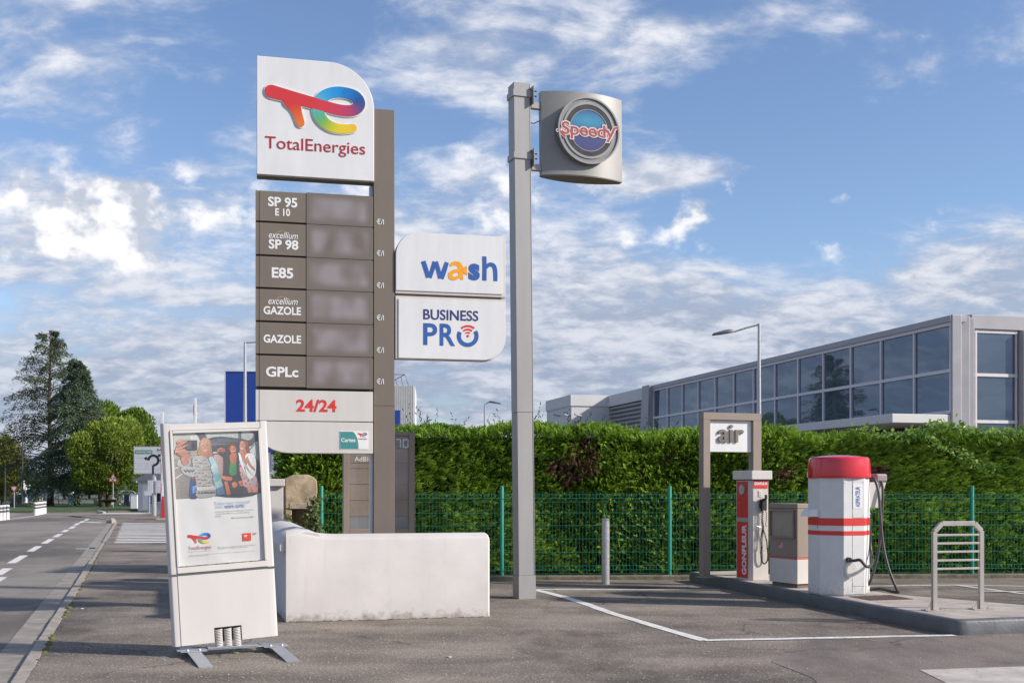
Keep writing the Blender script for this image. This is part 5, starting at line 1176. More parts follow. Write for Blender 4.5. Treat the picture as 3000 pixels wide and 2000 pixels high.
# right woman
sh((.20, .075, .035), [(1060, 500), (1110, 465), (1170, 480), (1195, 540), (1215, 640), (1225, 660), (1130, 690), (1060, 640)])
sh((.36, .16, .10), [(1070, 600), (1150, 600), (1180, 740), (1180, 860), (1090, 860), (1040, 760)])
sh((.34, .26, .25), [(1045, 760), (1100, 830), (1180, 1060), (1290, 1010), (1345, 1120), (1350, 1210), (1150, 1180), (1090, 1100), (1050, 960)])
for px_c in ((1130, 1050), (1245, 1060), (1290, 1190), (1150, 1130), (1070, 860), (1065, 960), (1330, 1100)): sh((.50, .06, .08), [(px_c[0]-20, px_c[1]), (px_c[0], px_c[1]-22), (px_c[0]+20, px_c[1]), (px_c[0], px_c[1]+20)])
for px_c in ((1190, 1080), (1215, 1140), (1100, 1000), (1310, 1150), (1060, 800)): sh((.07, .12, .09), [(px_c[0]-14, px_c[1]), (px_c[0], px_c[1]-14), (px_c[0]+14, px_c[1]), (px_c[0], px_c[1]+14)])
sh((.36, .14, .085), [(1165, 1165), (1255, 1175), (1258, 1262), (1190, 1268)], False); sh((.38, .15, .09), [(1260, 1180), (1345, 1195), (1350, 1258), (1262, 1262)], False)
sh((.56, .58, .56), [(1020, 690), (1060, 665), (1100, 790), (1140, 900), (1200, 1058), (1290, 1000), (1310, 860), (1300, 740), (1260, 680), (1180, 665), (1140, 720), (1170, 830), (1110, 860), (1120, 960), (1150, 1030), (1175, 1058), (1085, 820)][:13])
sh((.57, .58, .57), [(1030, 680), (1062, 664), (1052, 740), (1100, 800), (1130, 900), (1190, 1060), (1120, 930), (1060, 790)])
sh((.38, .16, .10), [(1105, 730), (1140, 745), (1175, 710), (1190, 740), (1230, 830), (1290, 900), (1280, 930), (1200, 860), (1160, 790), (1130, 780)])
sh((.42, .20, .14), [(1058, 530), (1075, 480), (1115, 472), (1145, 510), (1142, 570), (1115, 625), (1080, 628), (1058, 585)])
sh((.20, .075, .035), [(1105, 470), (1145, 480), (1180, 560), (1195, 655), (1155, 620), (1150, 540)])
sh((.62, .55, .50), [(1070, 582), (1095, 590), (1120, 580), (1100, 602), (1080, 600)]); sh((.07, .04, .03), [(1068, 526), (1082, 522), (1084, 530), (1070, 532)], False); sh((.07, .04, .03), [(1108, 524), (1124, 522), (1124, 531), (1110, 532)], False)
# woman in the dark jacket
sh((.035, .037, .036), [(800, 720), (850, 660), (920, 680), (1020, 650), (1050, 740), (1060, 960), (1100, 1080), (1110, 1280), (930, 1290), (880, 1080), (790, 1000)])
sh((.045, .19, .055), [(918, 790), (960, 830), (1000, 810), (1008, 980), (905, 982)])
sh((.36, .12, .06), [(910, 690), (1005, 660), (1005, 790), (970, 825), (920, 800)]); sh((.44, .16, .085), [(905, 590), (930, 545), (975, 545), (1000, 590), (1000, 650), (970, 690), (930, 670)])
sh((.10, .05, .025), [(870, 560), (890, 510), (930, 485), (980, 490), (1000, 530), (1005, 600), (985, 560), (940, 545), (910, 580), (900, 640), (880, 620)])
sh((.25, .03, .03), [(945, 635), (985, 625), (985, 655), (960, 660)]); sh((.62, .56, .52), [(947, 634), (985, 624), (985, 634), (950, 642)], False); sh((.06, .03, .02), [(920, 590), (940, 585), (942, 593), (922, 598)], False); sh((.06, .03, .02), [(965, 585), (985, 580), (985, 588), (967, 592)], False)
sh((.40, .13, .065), [(940, 1120), (985, 1100), (1020, 1130), (1015, 1175), (970, 1190), (945, 1170)]); sh((.38, .12, .06), [(1040, 1095), (1090, 1085), (1110, 1120), (1105, 1165), (1065, 1160), (1045, 1125)])
sh((.035, .037, .036), [(1040, 1128), (1112, 1118), (1112, 1126), (1042, 1136)], False)
# man in pink
sh((.36, .25, .23), [(655, 720), (700, 680), (760, 700), (800, 750), (800, 960), (770, 1020), (720, 900)])
sh((.32, .12, .06), [(710, 640), (720, 580), (770, 555), (820, 580), (830, 640), (800, 700), (740, 690)]); sh((.045, .03, .025), [(730, 650), (760, 640), (830, 650), (825, 690), (790, 710), (745, 690)]); sh((.05, .035, .03), [(712, 600), (725, 565), (770, 548), (815, 565), (825, 590), (770, 572), (730, 590)])
sh((.32, .10, .05), [(780, 655), (805, 650), (805, 663), (785, 666)]); sh((.05, .03, .02), [(745, 612), (768, 608), (768, 616), (747, 620)], False); sh((.05, .03, .02), [(790, 606), (812, 604), (812, 612), (792, 614)], False)
sh((.42, .14, .07), [(770, 1010), (860, 1020), (940, 1030), (935, 1080), (880, 1085), (790, 1060)]); sh((.36, .12, .06), [(820, 1100), (870, 1090), (925, 1295), (860, 1300)], False)
# blonde woman with the phone
sh((.36, .20, .10), [(440, 560), (450, 480), (500, 430), (560, 430), (610, 470), (625, 560), (640, 660), (660, 740), (560, 760), (430, 690), (415, 650)])
sh((.36, .17, .11), [(490, 640), (590, 640), (600, 740), (500, 745)], False); sh((.46, .24, .17), [(462, 540), (480, 480), (530, 455), (580, 480), (600, 545), (585, 620), (545, 665), (505, 650), (475, 605)])
sh((.42, .26, .15), [(455, 560), (462, 490), (510, 440), (560, 440), (605, 490), (612, 560), (585, 490), (530, 468), (485, 490)])
sh((.62, .54, .50), [(505, 610), (530, 620), (560, 608), (540, 628), (515, 625)]); sh((.07, .05, .05), [(478, 545), (505, 540), (505, 550), (480, 555)], False); sh((.07, .05, .05), [(545, 540), (575, 537), (575, 547), (547, 550)], False); sh((.36, .17, .12), [(522, 560), (532, 560), (536, 590), (518, 592)], False)
sh((.34, .335, .32), [(330, 760), (400, 705), (480, 700), (560, 745), (640, 760), (690, 880), (690, 1050), (700, 1180), (690, 1310), (405, 1335), (390, 1150), (370, 1020), (330, 1030), (200, 980), (160, 890), (270, 860), (340, 870)])
sh((.38, .375, .36), [(95, 830), (130, 760), (200, 770), (290, 740), (310, 830), (240, 870), (140, 870)])
rr_ = random.Random(5)
for i in range(66):
    v_ = i // 6; u = i % 6; x = 385+u*50+rr_.uniform(-10, 10)+(12 if v_ % 2 else 0); yv = 770+v_*50+rr_.uniform(-6, 6)
    if x > 655: continue
    c_ = [(.035, .035, .04), (.50, .49, .46), (.42, .19, .035), (.03, .03, .035), (.12, .115, .11)][(v_*2+u) % 5]
    sh(c_, [(x-26, yv+8), (x, yv-14), (x+26, yv+8), (x, yv-1)], False)
for i in range(7): sh((.04, .04, .045), [(190+i*24, 905+(i % 2)*14), (215+i*24, 925+(i % 2)*16), (240+i*22, 905+(i % 2)*10), (214+i*24, 940+(i % 2)*20)], False)
sh((.40, .40, .39), [(395, 1185), (690, 1170), (692, 1225), (400, 1240)], False)
for i in range(6): sh((.05, .05, .055), [(410+i*46, 1290-i*2), (433+i*46, 1248-i*2), (456+i*46, 1288-i*2), (433+i*46, 1270-i*2)], False)
sh((.26, .40, .41), [(580, 745), (640, 720), (690, 790), (740, 950), (790, 1130), (800, 1160), (700, 1200), (660, 1090), (640, 900)]); sh((.14, .28, .30), [(650, 1000), (740, 960), (770, 1050), (665, 1110)]); sh((.36, .47, .47), [(620, 860), (700, 820), (720, 900), (640, 960)])
sh((.055, .12, .19), [(695, 1205), (800, 1165), (840, 1300), (705, 1312)], False)
sh((.42, .20, .13), [(160, 730), (240, 640), (270, 720), (270, 820), (190, 835)]); sh((.46, .22, .15), [(75, 600), (110, 540), (160, 460), (230, 480), (255, 540), (245, 620), (240, 690), (160, 710), (90, 670), (65, 630)])
sh((.055, .055, .055), [(170, 480), (380, 466), (404, 480), (406, 600), (390, 612), (200, 615), (170, 590)]); sh((.10, .098, .09), [(250, 500), (320, 494), (320, 595), (250, 600)], False); sh((.03, .03, .03), [(330, 505), (360, 503), (360, 585), (330, 587)], False)
for p in ([(100, 490), (150, 450), (200, 460), (190, 500), (120, 530)], [(95, 550), (160, 500), (240, 470), (250, 490), (170, 540), (100, 580)], [(100, 600), (170, 560), (250, 525), (258, 545), (180, 590), (110, 630)], [(70, 640), (150, 610), (220, 600), (240, 640), (160, 670), (80, 670)]): sh((.48, .235, .155), p); sh((.30, .12, .08), [(p[0][0]+10, p[0][1]+16), (p[-1][0], p[-1][1]), (p[-2][0], p[-2][1]+3), (p[-1][0]+8, p[-1][1]+5)], False)
V_PHOTO = vmat('photo_ink', .4)
_t = V_PHOTO.node_tree; _c = _t.nodes.new('ShaderNodeTexCoord'); _n = _t.nodes.new('ShaderNodeTexNoise'); _n.inputs['Scale'].default_value = 75; _n.inputs['Detail'].default_value = 5; _n.inputs['Roughness'].default_value = .65
_t.links.new(_c.outputs['Object'], _n.inputs['Vector']); _r = _t.nodes.new('ShaderNodeMapRange'); _t.links.new(_n.outputs['Fac'], _r.inputs[0]); _r.inputs[1].default_value = .3; _r.inputs[2].default_value = .7; _r.inputs[3].default_value = .74; _r.inputs[4].default_value = 1.26
_m = _t.nodes.new('ShaderNodeMix'); _m.data_type = 'RGBA'; _m.blend_type = 'MULTIPLY'; _m.inputs[0].default_value = 1; _t.links.new([n for n in _t.nodes if n.type == 'ATTRIBUTE'][0].outputs['Color'], _m.inputs[6]); _t.links.new(_r.outputs[0], _m.inputs[7]); _t.links.new(_m.outputs[2], _t.nodes['Principled BSDF'].inputs['Base Color'])
mb = MB(); cl = []
for k, (c_, pts, sm) in enumerate(DRAW):
    P = [(v.x, v.y) for v in spline(pts, 4, True)] if sm else pts
    Q_ = [cx8(*p) for p in P]
    # keep the print on the sheet
    Q_ = [(min(max(p[0], pp0[0]+.004), pp0[1]-.004), min(p[1], pp0[3]-.004)) for p in Q_]
    fill(mb, Q_, PY+.004-.00005*k)
    xs_ = [p[0] for p in Q_]; zs_ = [p[1] for p in Q_]; xm_, zm_ = sum(xs_)/len(xs_), sum(zs_)/len(zs_); rx_, rz_ = max(xs_)-min(xs_)+1e-6, max(zs_)-min(zs_)+1e-6; am = .0 if k < 4 else .22
    Qo = Q_ if sum(Q_[i][0]*Q_[(i+1) % len(Q_)][1]-Q_[(i+1) % len(Q_)][0]*Q_[i][1] for i in range(len(Q_))) >= 0 else Q_[::-1]
    for p in Qo:
        f_ = 1+am*(.55*(p[1]-zm_)/rz_*2-.75*(p[0]-xm_)/rx_*2); cl.append((c_[0]*f_*1.08+.035, c_[1]*f_*1.08+.035, c_[2]*f_*1.08+.037, 1))
mb.build('photo_print', V_PHOTO, PS, colors=cl)
D6 = lambda x, y: (450+x*.2551, 1200+y*.2551)
def tx(s, l, r_, t_, b_, m, **k):
    (a, c), (b, d) = D6(l, t_), D6(r_, b_); x0, z1 = pl(AD, a, c, PY); x1, z0 = pl(AD, b, d, PY)
    # along the sheet's own horizontal
    zc2 = (pl(AD, (a+b)/2, c, PY)[1]+pl(AD, (a+b)/2, d, PY)[1])/2; hgt = k.pop('h')
    return text(PS, s, x0, x1, zc2-hgt/2, zc2+hgt/2, m, y=PY+.0025, depth=.0005, **k)
M_INK1 = mat('ink_blue', (.17, .33, .50), .5); M_INK2 = mat('ink_grey', (.16, .16, .17), .5); M_INK3 = mat('ink_bold_blue', (.06, .22, .42), .5)
tx('Faites-vous mousser', 703, 1118, 1040, 1080, M_INK1, h=.034, bold=-.02); tx('avec', 706, 800, 1098, 1130, M_INK1, h=.024, bold=-.02); tx('votre carte.', 815, 1052, 1088, 1118, M_INK3, h=.032, bold=.004)
tx("60 points sur votre carte TotalEnergies c'est 15€ de", 708, 1150, 1142, 1172, M_INK2, h=.016, bold=-.015); tx('recharge Wash offerts*, de quoi faire briller les', 708, 1110, 1170, 1198, M_INK2, h=.016, bold=-.015); tx('chromes.', 708, 785, 1210, 1225, M_INK2, h=.015, bold=-.015)
tx('Alors, on se retrouve au Club ?', 893, 1158, 1220, 1245, M_BLACK, h=.015, bold=-.005)
x0, z0 = pl(AD, *D6(525, 1478), PY); xA = pl(AD, *D6(650, 1478), PY)[0]; zA = pl(AD, *D6(525, 1408), PY)[1]
s_l = (xA-x0)/430
logo(PS, x0, z0, s_l, s_l, PY+.0035, .001, halo=False)
def tx7(s, l, r_, t_, b_, m, **k): return tx(s, (450+l*.287-450)/.2551, (450+r_*.287-450)/.2551, (1550+t_*.287-1200)/.2551, (1550+b_*.287-1200)/.2551, m, **k)
tx7('TotalEnergies', 355, 588, 170, 208, M_CRIMSON, h=.040, bold=-.004); tx7("L'énergie est notre avenir, économisons-la !", 357, 590, 208, 232, M_INK2, h=.010, bold=-.015)
tx7('Adhésion gratuite au programme de fidélité Club TotalEnergies', 650, 1045, 155, 185, M_INK2, h=.011, bold=-.015); tx7('en station ou sur le site club.totalenergies.fr', 650, 975, 172, 200, M_INK2, h=.011, bold=-.015)
tx7('*Offre valable dans les stations participantes équipées, voir conditions en station et sur le site', 360, 1050, 225, 255, M_INK2, h=.009, bold=-.015); tx7('Document non contractuel', 360, 560, 262, 272, M_INK2, h=.007, bold=-.015)
q0, q1 = pl(AD, *D6(1025, 1505), PY), pl(AD, *D6(1118, 1410), PY)
MB().box(q0[0], q1[0], PY+.0028, PY+.0036, q0[1], q1[1]).build('club_print', mat('club_red', (.64, .06, .03), .45), PS)
text(PS, 'Club', q0[0]+.012, q0[0]+.045, q1[1]-.030, q1[1]-.014, M_LETTER, y=PY+.0024, depth=.0004, bold=.02); text(PS, 'A', q0[0]+.018, q0[0]+.042, q0[1]+.035, q0[1]+.055, M_LETTER, y=PY+.0024, depth=.0004, bold=.02)
logo(PS, q1[0]+.035, q1[1]-.012, .00004, .00004, PY+.0035, .001, halo=False)
MB().box(xi+bead+.002, xo-bead-.002, -.008, -.005, zpb_+.002, zpt_-bead-.002).build('glazing', M_CLEAR, AD)
mb = MB()
for i in range(150):
    u = i/149; x = xi+bead+(xo-xi-2*bead)*u; s = random.uniform(.003, .009); mb.lathe([(s, 0), (s*.7, s*.6), (s*.1, s*.9)], 5, x, -.006-random.random()*.004)
    for k in range(15): mb.v[-1-k] = (mb.v[-1-k][0], mb.v[-1-k][1], mb.v[-1-k][2]+zpb_-.001)
mb.build('lichen_edge', mat('lichen_brown', (.17, .13, .085), 1, var=.5, scale=40), AD)
# ================================================================== BACKGROUND
def street_lamp(px, pyt, Y, r, label, head_dx, arm_px, head_py, facing=1, armdrop=True):
    b = W(px, 1425, Y); b.z = 0
    e = empty('street_lamp', tuple(b), 0, 0, label, 'street lamp', 'street lamps'); zt = W(px, pyt, Y).z
    MB().loft([[(q*math.cos(a), q*math.sin(a), z) for a in np.linspace(0, 2*math.pi, 14, endpoint=False)] for z, q in ((0, r*1.5), (1.0, r*1.45), (zt*.6, r*1.1), (zt, r*.75))]).build('pole', M_GALV, e, smooth=True)
    hx = (arm_px-px)/F*Y; hzv = W(px, head_py, Y).z; hl = head_dx/F*Y
    MB().tube([(0, 0, zt-.05), (.0, 0, zt-.02), (hx*.5, 0, (zt+hzv)/2), (hx, 0, hzv)], r*.5, 8).build('arm', M_GALV, e)
    s = 1 if hx > 0 else -1
    mb = MB(); rg = []
    for t, w_, hgt in ((0, .05, .05), (.25, .11, .075), (.55, .14, .06), (1, .12, .03)):
        x = hx+s*hl*t; dz = -.02*t-.10*t*abs(hl); rg.append([(x, -w_, hzv+dz-.01), (x, w_, hzv+dz-.01), (x, w_*.8, hzv+dz+hgt), (x, -w_*.8, hzv+dz+hgt)])
    mb.loft(rg).build('lamp_head', mat('lamp_head_grey', (.10, .10, .105), .4), e, bevel=.01)
    return e
street_lamp(2224, 948, 27, .045, 'galvanised street lamp rising behind the air sign', 62, 2150, 972)
street_lamp(1420, 1184, 52, .05, 'small street lamp above the hedge left of the grey pole', 36, 1432, 1178)
street_lamp(718, 1002, 36, .055, 'tall street lamp in front of the blue warehouse', 60, 790, 1002)
# raised barrier arms and red barrier post
def barrier_arm(px, pyt, pyb, Y, label):
    b = W(px, 1425, Y); b.z = 0; zt, zb_ = W(px, pyt, Y).z, W(px, pyb, Y).z
    e = empty('raised_barrier', (b.x, b.y, 0), 0, 0, label, 'barrier', 'raised barrier arms')
    MB().box(-.055, .055, -.03, .03, zb_, zt).build('boom', M_LETTER, e, bevel=.01)
    z = zb_+.4
    while z < zt-.3: MB().box(-.058, -.02, -.033, .033, z, z+.45).build('red_band', M_RED, e); z += .95
    MB().box(-.09, .09, -.09, .09, 0, zb_).build('boom_pivot', M_GALV, e)
    return e
barrier_arm(475, 1207, 1466, 55.3, 'raised white and red barrier arm beside the red barrier cabinet')
barrier_arm(571, 1166, 1440, 48, 'raised white and red barrier arm above the poster stand top edge')
b = G(486, 1521); RB = empty('barrier_cabinet', (b.x-.04, b.y, 0), 8, 0, 'red barrier cabinet on a pale concrete pad', 'barrier')
MB().box(-.38, .5, -.3, .35, 0, .07).build('pad', M_CONC, RB, bevel=.01); MB().box(-.13, .22, -.15, .2, .071, 1.08).build('cabinet', mat('barrier_red', (.62, .025, .03), .35, var=.06), RB, bevel=.012); MB().box(-.14, .23, -.16, .21, 1.081, 1.13).build('lid', M_RED, RB, bevel=.015)
# direction sign with roundabout diagram
Y = 62; b = W(450, 1425, Y); b.z = 0
DS = empty('direction_sign', tuple(b), 0, 0, 'large white roundabout direction sign with black ring arrow on a single post', 'road sign')
d = lambda px, py: pl(DS, px, py)
MB().lathe([(.13, 0), (.13, 2.3), (.11, 3.4)], 14, 0, .1).build('post', M_GALV, DS, smooth=True)
x0, z1 = d(391.5, 1307.5); x1, z0 = d(540, 1388.5)
bd2 = MB().box(x0, x1, -.05, .0, z0, z1).build('board', mat('sign_backing', (.42, .43, .45), .4), DS, bevel=.02)
MB().box(x0+.05, x1-.05, -.058, -.051, z0+.05, z1-.05).build('sign_face', mat('sign_face_white', (.60, .615, .63), .4), bd2)
for py in (1324, 1340.5, 1357, 1372.5): zl = d(400, py)[1]; MB().box(x0+.05, x1-.05, -.0595, -.0582, zl-.008, zl+.008).build('plank_joint', M_GALV, bd2)
gx0, gz1 = d(397, 1318); gx1, gz0 = d(447.5, 1329); MB().box(gx0, gx1, -.063, -.0585, gz0, gz1).build('green_plate', mat('sign_green', (.01, .22, .14), .4), bd2)
text(bd2, 'SARAGOSSE', gx0+.04, gx1-.04, gz0+.05, gz1-.05, M_LETTER, y=-.064, bold=.01)
(a, c), (e_, f_) = d(461, 1314.5), d(500, 1320.5); text(bd2, 'BAYONNE', a, e_+.3, f_, c, M_BLACK, y=-.06, bold=.02)
(a, c), (e_, f_) = d(474, 1333), d(510, 1342); MB().box(a, e_+.3, -.063, -.0585, f_, c).build('green_plate', MATS['sign_green'], bd2); text(bd2, 'PAU', a+.05, e_, f_+.03, c-.03, M_LETTER, y=-.064, bold=.02)
C_ = d(450.5, 1348); ppm = F/Y
ringp = [(C_[0]+.27*math.cos(R(t)), C_[1]+.27*math.sin(R(t))) for t in range(180, -95, -15)]
mb, c = ribbon(ringp, [.065]*len(ringp), -.060, .004, caps=False); mb.build('ring_arrow', M_BLACK, bd2)
mb, c = ribbon([(C_[0]-.02, C_[1]-.27), (C_[0]-.02, z0)], [.05, .05], -.060, .004, caps=False); mb.build('ring_arrow', M_BLACK, bd2)
for th, l0 in ((165, .27), (40, .27), (0, .27)):
    dx_, dz_ = math.cos(R(th)), math.sin(R(th)); mb = MB()
    p = lambda s_, t_: (C_[0]+dx_*s_-dz_*t_, C_[1]+dz_*s_+dx_*t_)
    fill(mb, [p(.28, .04), p(.40, .04), p(.38, .12), p(.54, 0), p(.38, -.12), p(.40, -.04), p(.28, -.04)], -.0645); mb.build('ring_arrow', M_BLACK, bd2)
for sx_ in (-.30, .12): MB().box(sx_, sx_+.26, -.06, -.02, 1.25, 1.95).build('plastic_notice', mat('plastic_white', (.62, .63, .66), .3, var=.2), DS)
# triangle signs
def tri_sign(px, py, side_px, Y, base_z, label, up=True, mark_=True, back=False):
    b = W(px, 1425, Y); b.z = base_z
    e = empty('triangle_sign', tuple(b), 0, 0, label, 'road sign', 'triangular road signs'); s = side_px/F*Y; zc = W(px, py, Y).z-base_z; sg = 1 if up else -1
    MB().lathe([(.035, 0), (.035, zc+sg*.1)], 10, 0, .04).build('post', M_GALV, e, smooth=True)
    def tri(k): return [(x*k, zc+z*k*sg) for x, z in ((-s/2, -s*.29), (s/2, -s*.29), (0, s*.577))]
    MB().prism(tri(1), -.012, .012).build('plate', M_GALV if back else mat('sign_red', (.50, .02, .03), .4), e, bevel=.01)
    if not back: MB().prism(tri(.70), -.018, -.0125).build('face', mat('sign_face_white', (.6, .6, .6)), e)
    if mark_:
        for k in range(3):
            a0 = 90+120*k; P = [(s*.13*math.cos(R(a0+q_)), zc+s*.13*math.sin(R(a0+q_))) for q_ in range(0, 80, 16)]; mb, c = ribbon(P, [.025]*len(P), -.0185, .002, caps=False); mb.build('arrow_mark', M_BLACK, e)
            p = P[-1]; th = R(a0+75+90); mb = MB(); fill(mb, [(p[0]+.09*math.cos(th), p[1]+.09*math.sin(th)), (p[0]+.06*math.cos(th+2), p[1]+.06*math.sin(th+2)), (p[0]+.06*math.cos(th-2), p[1]+.06*math.sin(th-2))], -.0208); mb.build('arrow_mark', M_BLACK, e)
    return e
tri_sign(331, 1402, 29.5, 83.8, .05, 'red-bordered triangle sign with circling arrows on the grass edge')
tri_sign(41, 1430, 21, 81, .0, 'red and white give-way triangle pointing down at the far left', up=False, mark_=False)
e = tri_sign(480, 1402, 26, 66, 0, 'triangle warning sign with exit plate half hidden by the barrier arm', mark_=False)
x0, z1 = pl(e, 462, 1412); x1, z0 = pl(e, 500, 1428); MB().box(x0, x1, -.01, .01, z0, z1).build('exit_plate', mat('sign_face_white', (.6, .6, .6)), e); text(e, 'SORTIE', x0+.12, x1-.05, (z0+z1)/2+.02, z1-.04, M_BLACK, y=-.0115, bold=.01); text(e, 'DE CAMIONS', x0+.03, x1, z0+.04, (z0+z1)/2-.02, M_BLACK, y=-.0115, bold=.01)
e = tri_sign(437, 1430, 28, 68, 0, 'back of a triangle sign with a small white plate before the gatehouse', mark_=False, back=True)
x0, z1 = pl(e, 423.5, 1437); x1, z0 = pl(e, 447, 1450.5); MB().box(x0, x1, -.01, .01, z0, z1).build('small_plate', mat('sign_face_white', (.6, .6, .6)), e)
# parking letters board behind the barrier
e = empty('parking_board', (W(488, 1425, 64).x, 64, 0), 0, 0, 'white board with big blue letters behind the barrier cabinet', 'sign')
x0, z1 = pl(e, 478, 1375); x1, z0 = pl(e, 505, 1458); MB().box(x0, x1, 0, .06, 0, z1).build('board', mat('sign_face_white', (.6, .6, .6)), e)
for t_, b_, ch_ in ((1382, 1404, 'D'), (1421, 1443, 'P')):
    (a, c), (f_, g_) = pl(e, 480, t_), pl(e, 494, b_); text(e, ch_, a, f_, g_, c, mat('parking_blue', (.02, .16, .50), .4), y=-.002, bold=.05)
# gatehouse
GH = empty('gatehouse', (W(430, 1425, 74).x, 74, 0), -12, 0, 'small white gatehouse with grey pyramid roof and barred window', 'building')
g = lambda px, py: pl(GH, px, py)
x0 = g(404, 1450)[0]; x1 = x0+3.2; ze = 1.98
mw = mat('gatehouse_white', (.58, .58, .60), .7)
MB().box(x0, x1, 0, 3, 0, ze).build('wall', mw, GH); MB().box(x0+.35, x0+.75, -.02, 0.02, .1, 1.75).build('door', M_LETTER, GH)
wn = MB().box(x0+1.0, x1-.3, -.03, .01, .60, 1.55).build('window', M_PANEGLASS, GH)
for i in range(9): MB().box(x0+1.0+.22*i, x0+1.03+.22*i, -.10, -.06, .45, 1.75).build('window_bar', mat('bar_blue', (.03, .05, .22), .4), GH)
for z in (.5, 1.7): MB().box(x0+.9, x1-.2, -.10, -.06, z, z+.04).build('window_bar', MATS['bar_blue'], GH)
mb = MB(); a, b_ = x0-.35, x1+.35; mb.add([(a, -.35, ze), (b_, -.35, ze), (b_, 3.35, ze), (a, 3.35, ze), ((a+b_)/2-.3, 1.5, ze+1.1), ((a+b_)/2+.3, 1.5, ze+1.1)], [(0, 1, 5, 4), (1, 2, 5), (2, 3, 4, 5), (3, 0, 4), (3, 2, 1, 0)]); mb.build('roof', mat('roof_slate', (.10, .10, .115), .7, var=.2, scale=8), GH)
lw = empty('low_yard_wall', (W(462, 1425, 64.5).x, 64.5, 0), -10, 0, 'low white wall with a slim post beside the direction sign foot', 'wall')
MB().box(0, 1.6, 0, .2, 0, .66).build('wall', mw, lw); MB().box(-.05, 1.65, -.05, .25, .661, .72).build('coping', mw, lw); MB().cyl(.25, -.08, 0, .62, .04, 8).build('post', M_LETTER, lw)
bf = empty('blue_yard_fence', (W(382, 1425, 88).x, 88, 0), 0, 0, 'dark blue sheet fence behind the gatehouse', 'fence')
for i in range(6): MB().box(-.5+.42*i, -.5+.42*i+.40, .1*i, .1*i+.05, 0, 1.25-.06*(5-i)).build('sheet_panel', mat('fence_navy', (.012, .018, .07), .5), bf)
cab = empty('utility_cabinet', (W(392, 1425, 80).x, 80, 0), 0, 0, 'small white utility box left of the gatehouse', 'cabinet'); MB().box(-.24, .24, 0, .3, 0, 1.0).build('box', M_LETTER, cab, bevel=.02); MB().box(-.26, .26, -.03, .33, 1.001, 1.05).build('lid', M_LETTER, cab)
# road bollards with reflective bands
BOL = []
def road_bollard(x, y, label, h=.74):
    e = empty('road_bollard', (x, y, RZ), 0, 0, label, 'bollard', 'white flexible road bollards')
    r = .10
    MB().lathe([(r, 0), (r, .34), (r*1.04, .35), (r*.96, .36), (r*.96, h-.10), (r*1.03, h-.09), (r*1.03, h-.02), (r*.8, h), (r*.3, h)], 14).build('body', M_LETTER, e, smooth=True)
    for z in (.37, .54): MB().lathe([(r*1.0, z), (r*1.0, z+.11)], 14).build('reflective_band', mat('band_grey', (.10, .105, .11), .3), e, smooth=True)
for k, (px, py) in enumerate(((1, 1524), (11, 1522.6), (21.5, 1521))):
    p = G(px, py, RZ); road_bollard(p.x, p.y, ('white road bollard cut by the left picture edge', 'white road bollard, middle one of the near three at far left', 'white road bollard, rightmost of the near three at far left')[k])
for k in range(7):
    t = k/6; p0, p1 = G(104, 1509, RZ), G(131, 1503.5, RZ); p = p0.lerp(p1, t); road_bollard(p.x, p.y, ('white road bollard, nearest of the tight row of seven', 'second white road bollard in the tight row of seven', 'third white road bollard in the tight row of seven', 'fourth white road bollard in the tight row of seven', 'fifth white road bollard in the tight row of seven', 'sixth white road bollard in the tight row of seven', 'white road bollard, farthest of the tight row of seven')[k])
# grass island of the roundabout with kerb
gi = [(-62, 72), (-40, 71.5), (-30, 71), (-26.2, 72.5), (-24.5, 76), (-24.5, 92), (-28, 108), (-75, 110)]
slab('grass_verge', gi, -.15, .06, M_GRASS)['label'] = 'mown grass island under the cedars'
gk = empty('island_kerb', (-35, 71.5, 0)); gk['kind'] = 'structure'; gk['label'] = 'low dark kerb around the grass island'
for a, b_ in zip(gi[:4], gi[1:5]):
    a, b_ = Vector(a), Vector(b_); n = max(1, int((b_-a).length/2.0)); d_ = (b_-a).normalized(); q_ = Vector((d_.y, -d_.x))*.25
    for i in range(n):
        s_, e_ = a.lerp(b_, i/n), a.lerp(b_, (i+1)/n-.01)
        MB().prism([(s_.x+35, s_.y-71.5), (e_.x+35, e_.y-71.5), (e_.x+q_.x+35, e_.y+q_.y-71.5), (s_.x+q_.x+35, s_.y+q_.y-71.5)], -.15, .03, axis='z').build('kerb_stone', mat('dark_kerb', (.12, .10, .085), .9), gk)
for (a, b_) in (((288, 1499), (306, 1502.5)), ((329, 1523), (333, 1530))):
    p0, p1 = G(*a), G(*b_); dd = (p1-p0).normalized(); q_ = Vector((dd.y, -dd.x, 0))*.10
    o = slab('white_kerb', [tuple((p0+q_).xy), tuple((p1+q_).xy), tuple((p1-q_).xy), tuple((p0-q_).xy)], -.1, .10, M_CONC, bevel=.03)
